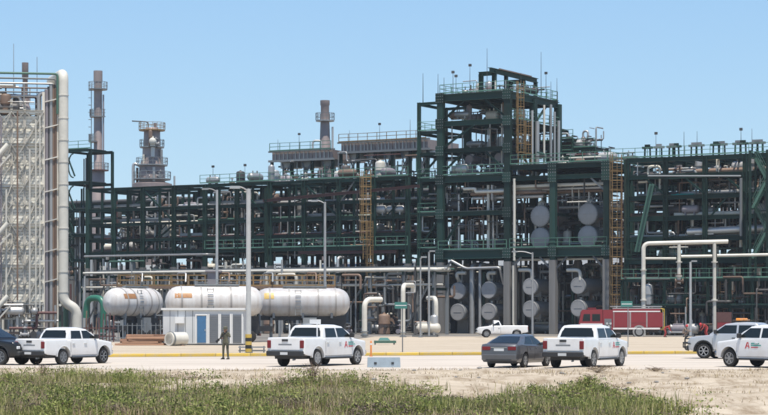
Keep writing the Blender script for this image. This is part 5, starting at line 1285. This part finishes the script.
MB().box(3.64,FL-.57,-1.23,-1.202,2.62,2.74).build('white_stripe', 'white', t); MB().box(.2,2.55,-1.24,-1.222,1.25,1.4).build('white_stripe', 'white', t); MB().box(3.64,FL-.57,-1.24,-1.202,.78,.95).build('white_stripe', 'white', t)
MB().box(3.62,FL-.5,-1.18,1.18,2.953,3.05).build('roof', 'alu', t); b = MB()
for y in (-.45,-.05): b.beam((3.4,y,3.2),(FL-.3,y,3.2),.07,.1)
for k in range(17): b.beam((3.6+k*.35,-.45,3.2),(3.6+k*.35,-.05,3.2),.04)
b.build('roof_ladder', 'alu', t)
for x in (4.0,7.4): MB().box(x,x+.1,-.5,0,3.05,3.16).build('ladder_rest', 'alu', t)
MB().box(FL-.54,FL-.05,-1.15,1.15,.7,.85).build('rear_step', 'yellow', t); MB().box(FL-.545,FL-.5,-1.1,1.1,.86,2.8).build('rear_panel', 'kerb_yellow', t)
b = MB()
for y in (-1.1,1.1): b.tube([(FL-.12,y,.85),(FL-.12,y,2.9),(FL-.5,y,3.0)], .05, 8)
for z in (1.6,2.3): b.tube([(FL-.12,-1.1,z),(FL-.12,1.1,z)], .04, 8)
b.build('grab_rail', 'kerb_yellow', t, 40)
MB().box(.6,FL-.7,-.8,.8,.45,.8).build('chassis', 'plastic', t); wheel_set(t, (1.25, 6.4), 2.15, .52, .34)
for x in (1.25, 6.4):
    for y in (-1.215, 1.2): MB().lathe([(.55,0),(.68,0),(.68,.03),(.55,.03)], 20, 'y', (x,y,.56)).build('arch_trim', 'alu', t, 40)

# ------------------------------------------------------------------ people
def person(label, loc, rz, joints, radii, cloth, hat=None, hat_m='olive', sc=1.0, feet=True):
    """One skinned body; joints: name -> (x, y, z), figure faces -y before rz is applied."""
    E = [('pelvis','waist'),('waist','chest'),('chest','neck'),('neck','head'),('head','crown'),('chest','ls'),('ls','le'),('le','lw'),('lw','lh'),('chest','rs'),('rs','re'),('re','rw'),('rw','rh'),('pelvis','lhip'),('lhip','lk'),('lk','la'),('la','lt'),('pelvis','rhip'),('rhip','rk'),('rk','ra'),('ra','rt')]
    names = list(joints); idx = {n: i for i, n in enumerate(names)}
    t = thing('person', label, 'person', loc, rz)
    me = bpy.data.meshes.new('body'); me.from_pydata([Vector(joints[n])*sc for n in names], [(idx[a],idx[b]) for a,b in E], [])
    o = bpy.data.objects.new('body', me); link(o, t); me.materials.append(MATS[cloth])
    md = o.modifiers.new('skin','SKIN'); md.use_smooth_shade = True
    for n, sv in zip(names, me.skin_vertices[0].data): sv.radius = (radii.get(n,(.05,.05))[0]*sc, radii.get(n,(.05,.05))[1]*sc); sv.use_root = n == 'pelvis'
    o.modifiers.new('sub','SUBSURF').levels = 2; o.modifiers['sub'].render_levels = 2
    hd = Vector(joints['head'])*sc; up = (Vector(joints['crown'])-Vector(joints['neck'])).normalized()
    b = MB(); b.lathe([(0,-.13),(.05,-.12),(.072,-.08),(.082,-.02),(.085,.04),(.07,.09),(.04,.115),(0,.12)], 14); b.box(-.012,.012,-.105,-.07,-.03,.01); b.box(-.098,-.078,-.02,.02,-.03,.02); b.box(.078,.098,-.02,.02,-.03,.02); b.box(-.03,.03,-.082,-.07,-.075,-.062)
    h = b.build('head', 'skin', t, 60); h.location = hd+up*.03*sc; h.rotation_mode = 'QUATERNION'; h.rotation_quaternion = up.to_track_quat('Z','Y') if up.z < .98 else Quaternion(); h.scale = (sc*1.08,)*3
    c = MB(); c.lathe([(.1,.0),(.112,.02),(.105,.08),(.075,.125),(.03,.145),(0,.147)], 16); c.lathe([(.10,.0),(.135,-.012),(.137,.0),(.105,.02)], 16); k = c.build('helmet', hat_m, h, 50); k.location = (0,0,.012)
    for n in ('lh','rh'):
        w, e = Vector(joints[n])*sc, Vector(joints[n[0]+'w'])*sc; dd = (w-e).normalized(); sdv = dd.cross(Vector((0,0,1))); sdv = sdv.normalized() if sdv.length > .1 else Vector((1,0,0))
        b = MB(); b.beam(w-dd*.02, w+dd*.07, .075*sc, .03*sc)
        for i in range(4): b.tube([w+dd*.06+sdv*(.027-.018*i), w+dd*(.105+.012*(i in (1,2)))+sdv*(.03-.02*i), w+dd*(.125+.015*(i in (1,2)))+sdv*(.028-.018*i)-Vector((0,0,.02))], [.010,.009,.007], 6)
        b.tube([w+sdv*.04, w+dd*.045+sdv*.065, w+dd*.075+sdv*.06], [.012,.011,.008], 6); b.build('hand', 'skin', t, 50)
    if feet:
        for n in ('l','r'):
            a = Vector(joints[n+'a'])*sc; q = Vector(joints[n+'t'])*sc; f = (q-a); f.z = 0; f = f.normalized()*.17*sc
            b = MB(); s_ = f.cross(Vector((0,0,1))).normalized()*.05*sc; z0, z1 = 0.0, .10*sc
            p0, p1 = a-f*.4, a+f; p0.z = p1.z = 0
            V = [p0-s_, p1-s_, p1+s_, p0+s_]; b.add([(*v.xy,z0) for v in V]+[(*(v*1.0).xy, z1*(1 if i in (0,3) else .6)) for i, v in enumerate(V)], [(3,2,1,0),(4,5,6,7),(0,1,5,4),(1,2,6,5),(2,3,7,6),(3,0,4,7)]); b.build('boot', 'boot', t)
    return t
RAD_STAND = {'pelvis':(.135,.11),'waist':(.13,.10),'chest':(.155,.115),'neck':(.055,.055),'head':(.06,.06),'crown':(.05,.05),'ls':(.07,.07),'rs':(.07,.07),'le':(.05,.05),'re':(.05,.05),'lw':(.038,.038),'rw':(.038,.038),'lh':(.03,.03),'rh':(.03,.03),'lhip':(.10,.10),'rhip':(.10,.10),'lk':(.07,.07),'rk':(.07,.07),'la':(.055,.055),'ra':(.055,.055),'lt':(.04,.04),'rt':(.04,.04)}
stand = {'pelvis':(0,0,.96),'waist':(0,0,1.10),'chest':(0,.01,1.32),'neck':(0,0,1.49),'head':(0,-.01,1.58),'crown':(0,-.01,1.66),
 'ls':(.19,0,1.42),'le':(.30,-.06,1.19),'lw':(.22,-.30,1.34),'lh':(.17,-.36,1.42),'rs':(-.19,0,1.42),'re':(-.27,-.02,1.14),'rw':(-.12,-.26,1.10),'rh':(-.05,-.31,1.13),
 'lhip':(.10,0,.90),'lk':(.13,-.02,.50),'la':(.15,.02,.09),'lt':(.16,-.12,.04),'rhip':(-.10,0,.90),'rk':(-.12,-.01,.50),'ra':(-.14,.02,.09),'rt':(-.16,-.12,.04)}
gp = GP(225.5, 359.3)
person('person in olive uniform and helmet standing by the striped lamp post', gp, RAD(-20), stand, RAD_STAND, 'olive', sc=1.0)
rf = thing('rifle', 'dark rifle held across the chest of the olive uniformed person', 'rifle', gp+Vector((0,0,1.02)), RAD(-20))
MB().beam((-.28,-.30,.02),(.30,-.42,.48),.035,.06).build('barrel', 'black', rf); MB().beam((-.42,-.27,-.10),(-.24,-.31,.05),.045,.12).build('stock', 'black', rf); MB().beam((.02,-.36,.22),(.06,-.38,.06),.03,.07).build('magazine', 'black', rf)
bend = {'pelvis':(0,.1,.90),'waist':(0,-.02,1.02),'chest':(0,-.24,1.13),'neck':(0,-.42,1.18),'head':(0,-.52,1.17),'crown':(0,-.60,1.15),
 'ls':(.19,-.30,1.14),'le':(.22,-.42,.88),'lw':(.16,-.55,.68),'lh':(.14,-.6,.62),'rs':(-.19,-.30,1.14),'re':(-.22,-.42,.88),'rw':(-.16,-.55,.70),'rh':(-.14,-.6,.64),
 'lhip':(.10,.1,.86),'lk':(.13,-.04,.48),'la':(.15,.06,.09),'lt':(.16,-.09,.04),'rhip':(-.10,.1,.86),'rk':(-.12,-.02,.48),'ra':(-.14,.1,.09),'rt':(-.16,-.05,.04)}
crouch = {'pelvis':(0,.1,.42),'waist':(0,.02,.58),'chest':(0,-.12,.76),'neck':(0,-.2,.92),'head':(0,-.25,1.0),'crown':(0,-.28,1.07),
 'ls':(.19,-.14,.85),'le':(.27,-.30,.66),'lw':(.18,-.50,.60),'lh':(.15,-.56,.58),'rs':(-.19,-.14,.85),'re':(-.27,-.30,.66),'rw':(-.18,-.50,.60),'rh':(-.15,-.56,.58),
 'lhip':(.12,.08,.40),'lk':(.2,-.34,.52),'la':(.18,-.08,.09),'lt':(.19,-.24,.04),'rhip':(-.12,.08,.40),'rk':(-.2,-.34,.50),'ra':(-.18,-.06,.09),'rt':(-.19,-.22,.04)}
person('worker in red coveralls bending over between the cream pipe drops', W(706,YH,209)-Vector((0,0,H)), RAD(-65), bend, RAD_STAND, 'red_cloth', hat_m='logo_red', sc=1.15)
person('worker in tan clothes and red helmet crouching left of the lamp post', W(684,YH,209)-Vector((0,0,H)), RAD(60), crouch, RAD_STAND, 'tan_cloth', hat_m='logo_red', sc=1.1)
person('worker in red standing at the yellow rear of the fire engine', W(665.5,YH,208)-Vector((0,0,H)), RAD(70), bend, RAD_STAND, 'red_cloth', hat_m='white', sc=1.0)
# red fire water gear near the workers
t = thing('hose_reel', 'red fire hose cabinet below the caged ladder at the right', 'fire equipment', W(724,YH,214)-Vector((0,0,H)), RAD(-10))
MB().box(-.8,.8,-.3,.3,.4,2.6).build('cabinet', 'primer', t); MB().box(-.7,.7,-.34,-.302,.5,1.5).build('door', 'paint_red', t); MB().box(-.7,.7,-.34,-.302,1.55,2.5).build('door', 'primer', t)
for x in (-.6,.6): MB().box(x-.06,x+.06,-.25,.25,0,.398).build('leg', 'steel_grey', t)

# ------------------------------------------------------------------ vegetation on the verge
def foliage_material(name, stops, trans=.25, rough=.75):
    m = bpy.data.materials.new(name); m.use_nodes = True; nt = m.node_tree; N = nt.nodes; Lk = nt.links.new; b = N['Principled BSDF']
    b.inputs['Roughness'].default_value = rough; b.inputs['Specular IOR Level'].default_value = .2
    g = N.new('ShaderNodeNewGeometry'); r = N.new('ShaderNodeValToRGB'); cr = r.color_ramp
    cr.elements[0].position, cr.elements[0].color = stops[0][0], (*stops[0][1],1); cr.elements[1].position, cr.elements[1].color = stops[-1][0], (*stops[-1][1],1)
    for p, c in stops[1:-1]: e = cr.elements.new(p); e.color = (*c,1)
    Lk(g.outputs['Random Per Island'], r.inputs[0]); Lk(r.outputs[0], b.inputs['Base Color'])
    tr = N.new('ShaderNodeBsdfTranslucent'); Lk(r.outputs[0], tr.inputs[0]); mx = N.new('ShaderNodeMixShader'); mx.inputs[0].default_value = trans
    Lk(b.outputs[0], mx.inputs[1]); Lk(tr.outputs[0], mx.inputs[2]); Lk(mx.outputs[0], N['Material Output'].inputs[0]); MATS[name] = m
foliage_material('grass_mat', [(0,(.11,.12,.035)),(.35,(.22,.235,.065)),(.7,(.35,.34,.12)),(1,(.50,.45,.22))])
foliage_material('dry_mat', [(0,(.16,.11,.075)),(.4,(.34,.26,.16)),(1,(.55,.46,.29))])
foliage_material('weed_mat', [(0,(.08,.105,.03)),(.5,(.19,.225,.06)),(1,(.37,.38,.13))])
foliage_material('brown_mat', [(0,(.07,.05,.042)),(.5,(.14,.105,.085)),(1,(.24,.19,.14))], trans=.1)
foliage_material('twig_mat', [(0,(.06,.04,.032)),(1,(.17,.12,.09))], trans=0)
BND = [(-80,377),(0,377),(100,379),(160,382),(220,389),(300,389),(400,393),(480,400),(520,399),(560,395),(600,397),(640,405),(670,413),(700,420),(780,428),(900,440)]
bx_, by_ = np.array([p[0] for p in BND]), np.array([p[1] for p in BND])
def cover(X, Y):
    """How thickly the verge is overgrown at a ground point: thick near the camera on the left, thinning to bare sand."""
    px = CX + X*F/Y; py = YH + H*F/Y
    edge = np.interp(px, bx_, by_)
    return np.clip((py-edge+16*(vnoise(X,Y,11,2.0)-.5))/18.0, 0, 1), px, py
R = np.random.RandomState(3)
def scatter(n, thr, seed, cell):
    Y = 44 + (84-44)*R.rand(n)**1.0; X = (R.rand(n)*2-1)*Y*.215
    c, px, py = cover(X, Y); keep = R.rand(n) < c * np.clip((vnoise(X,Y,seed,cell)-thr)*4, 0, 1)
    return X[keep], Y[keep]
def blades(name, X, Y, hlo, hhi, wd, m, label, cat, lean=.35):
    n = len(X); Z = ground_z(X, Y); h = hlo+(hhi-hlo)*R.rand(n)**1.6*(.5+vnoise(X,Y,21,1.6)); a = R.rand(n)*6.283; ln = h*lean*(.3+R.rand(n)); w = wd*(.6+.8*R.rand(n))
    dx, dy = np.cos(a), np.sin(a); P = np.zeros((n,5,3))
    P[:,0] = np.stack([X-dy*w/2, Y+dx*w/2, Z-.02],1); P[:,1] = np.stack([X+dy*w/2, Y-dx*w/2, Z-.02],1)
    mx, my, mz = X+dx*ln*.35, Y+dy*ln*.35, Z+h*.6
    P[:,2] = np.stack([mx+dy*w*.38, my-dx*w*.38, mz],1); P[:,3] = np.stack([mx-dy*w*.38, my+dx*w*.38, mz],1); P[:,4] = np.stack([X+dx*ln, Y+dy*ln, Z+h],1)
    i = np.arange(n)*5
    me = bpy.data.meshes.new(name); me.vertices.add(n*5); me.vertices.foreach_set('co', P.ravel())
    loops = np.stack([i,i+1,i+2,i+3,i+3,i+2,i+4],1).ravel(); me.loops.add(n*7); me.loops.foreach_set('vertex_index', loops.astype(np.int32))
    me.polygons.add(n*2); st = np.stack([np.arange(n)*7, np.arange(n)*7+4],1).ravel(); me.polygons.foreach_set('loop_start', st.astype(np.int32)); me.polygons.foreach_set('loop_total', np.tile([4,3],n).astype(np.int32))
    me.update(calc_edges=True); me.materials.append(MATS[m]); o = bpy.data.objects.new(name, me); link(o); o['kind'] = 'stuff'; tag(o, label, cat); return o
def leaves(name, C, size, m, parent=None):
    n = len(C); P = np.zeros((n,4,3)); d1 = R.randn(n,3); d1 /= np.linalg.norm(d1,axis=1)[:,None]; d2 = np.cross(d1, R.randn(n,3)); d2 /= np.linalg.norm(d2,axis=1)[:,None]; s = (size*(.6+.8*R.rand(n)))[:,None]
    P[:,0] = C-d1*s; P[:,1] = C+d2*s*.45; P[:,2] = C+d1*s; P[:,3] = C-d2*s*.45
    me = bpy.data.meshes.new(name); me.vertices.add(n*4); me.vertices.foreach_set('co', P.ravel()); me.loops.add(n*4); me.loops.foreach_set('vertex_index', np.arange(n*4).astype(np.int32)); me.polygons.add(n); me.polygons.foreach_set('loop_start', (np.arange(n)*4).astype(np.int32)); me.polygons.foreach_set('loop_total', np.full(n,4).astype(np.int32))
    me.update(calc_edges=True); me.materials.append(MATS[m]); o = bpy.data.objects.new(name, me); return link(o, parent)
X, Y = scatter(330000, .28, 5, 1.6); blades('grass', X, Y, .05, .46, .02, 'grass_mat', 'olive green grass and weeds covering the near verge', 'grass')
X, Y = scatter(240000, .42, 6, 1.6); blades('dry_grass', X, Y, .06, .52, .015, 'dry_mat', 'dry straw coloured grass mixed into the near verge', 'dry grass', .5)
# leafy ground weeds
X, Y = scatter(11000, .40, 7, 1.4); cs = []
for x, y, z in zip(X, Y, ground_z(X, Y)):
    k = R.randint(20, 70); hgt = .08+.40*R.rand()**1.6; q = R.randn(k,3)*np.array([.14,.14,.0])*(.6+R.rand()); q[:,2] = hgt*R.rand(k)**.7*1.2; cs.append(q+np.array([x,y,z]))
o = leaves('weeds', np.concatenate(cs), .04, 'weed_mat'); o['kind'] = 'stuff'; tag(o, 'low leafy green weeds in dense patches along the verge', 'weeds')
# brown dead weeds in patches, and the greener cover towards the right
X, Y = scatter(9500, .44, 17, 2.0); cs = []
for x, y, z in zip(X, Y, ground_z(X, Y)):
    k = R.randint(20, 60); hgt = .08+.30*R.rand(); q = R.randn(k,3)*np.array([.15,.15,.0]); q[:,2] = hgt*R.rand(k); cs.append(q+np.array([x,y,z]))
o = leaves('dead_weeds', np.concatenate(cs), .032, 'brown_mat'); o['kind'] = 'stuff'; tag(o, 'greyish brown dead weeds in patches among the grass', 'weeds')
X, Y = scatter(9000, .30, 19, 1.5); kp = (CX+X*F/Y) > 300+120*R.rand(len(X)); X, Y = X[kp], Y[kp]; cs = []
for x, y, z in zip(X, Y, ground_z(X, Y)):
    k = R.randint(30, 80); hgt = .08+.30*R.rand()**1.4; q = R.randn(k,3)*np.array([.16,.16,.0]); q[:,2] = hgt*R.rand(k)**.8; cs.append(q+np.array([x,y,z]))
o = leaves('creeping_weeds', np.concatenate(cs), .04, 'weed_mat'); o['kind'] = 'stuff'; tag(o, 'fresh green creeping weeds on the right half of the verge', 'weeds')
# sparse litter and tufts on the bare sand
n = 42000; Yt = 86-36*R.rand(n)**1.7; Xt = (R.rand(n)*2-1)*Yt*.21; kp = R.rand(n) < np.clip((vnoise(Xt,Yt*1.9,9,1.6)-.52)*4,0,1); blades('dry_litter', Xt[kp], Yt[kp], .03, .16, .02, 'dry_mat', 'scattered dry stalks lying on the bare sandy verge', 'dry grass', 1.4)
def shrub(px, py, h, w, label, dead=False, n=900):
    p = GP(px, py); p.z = float(ground_z(np.array([p.x]), np.array([p.y]))[0])-.03; t = thing('shrub', label, 'shrub', p, R.rand()*6, 'shrubs on the verge'); tips = []
    for k in range(11):
        a = R.rand()*6.283; q = Vector((math.cos(a)*w*.45*R.rand(), math.sin(a)*w*.45*R.rand(), h*(.55+.45*R.rand()))); mid = q*.5+Vector((R.randn()*.04, R.randn()*.04, .05)); MB().tube([(0,0,0), mid, q], [.014,.009,.004], 5).build('stem', 'twig_mat', t); tips.append((mid,q))
        for j in range(3 if dead else 2):
            s = mid.lerp(q, R.rand()); e = s+Vector((R.randn()*.15*w, R.randn()*.15*w, h*.22*R.rand())); MB().tube([s,e], [.006,.003], 4).build('twig', 'twig_mat', t); tips.append((s,e))
    C = []
    for k in range(n):
        a, b_ = tips[R.randint(len(tips))]; q = a.lerp(b_, R.rand()**.6)*(R.rand()**.35); C.append([q.x+R.randn()*.10*w, q.y+R.randn()*.10*w, max(.02, q.z*.9+R.randn()*.07*h)])
    leaves('foliage', np.array(C), .035 if not dead else .022, 'weed_mat' if not dead else 'dry_mat', t)
for a in ((537,400,.5,.9,'leafy green shrub left of the sedan rear end, nearest the sand'), (583,397,.55,1.1,'rounded green shrub in front of the sedan and white pickup gap'), (613,402,.45,.9,'low green shrub in front of the white pickup front wheel'), (637,407,.38,.9,'rightmost low green shrub fading into bare sand'), (350,393,.5,1.0,'green shrub below the white pickup front wheel')): shrub(*a)
for a in ((313,389,.75,1.1,'tall dead brown shrub below the white pickup tailgate'), (285,392,.5,.9,'low dead brown shrub left of the tall dead one'), (598,377,.3,1.6,'dry twiggy scrub on the sand below the white pickup'), (655,374,.3,1.4,'dry twig heap on the sand left of the silver pickup'), (43,380,.6,.8,'dry brown shrub below the canopy pickup at left')): shrub(*a, dead=True, n=420)
# stones on the sand
sm_ = MB()
for k in range(46):
    y = 52+34*R.rand(); x = (R.rand()*.9-.1)*y*.2; sz = .04+.09*R.rand(); z = float(ground_z(np.array([x]),np.array([y]))[0])+sz*.2
    q = MB(); q.lathe([(0,-.5),(.5,-.35),(.8,0),(.6,.4),(.25,.6),(0,.62)], 7); sm_.add([(x+a*sz*(.9+.6*R.rand()), y+b_*sz*(.8+.4*R.rand()), z+c*sz*.7*(.8+.3*R.rand())) for a,b_,c in q.v], q.f)
o = sm_.build('stones', 'concrete'); o['kind'] = 'stuff'; tag(o, 'small loose pale stones strewn over the sandy verge', 'stones')

# ------------------------------------------------------------------ thin hot haze over the site
hz = MB().box(-950, 950, -75, 1560, -1.6, 58).mesh('haze', 'white'); hz.materials.clear()
hm = bpy.data.materials.new('haze'); hm.use_nodes = True; hn = hm.node_tree.nodes; hn.remove(hn['Principled BSDF'])
pv = hn.new('ShaderNodeVolumePrincipled'); pv.inputs['Color'].default_value = (.86, .92, 1.0, 1); pv.inputs['Density'].default_value = 0.00013
hm.node_tree.links.new(pv.outputs[0], hn['Material Output'].inputs['Volume']); hz.materials.append(hm)
ho = link(bpy.data.objects.new('haze', hz)); ho['kind'] = 'stuff'; tag(ho, 'thin pale haze hanging over the whole plant', 'haze')
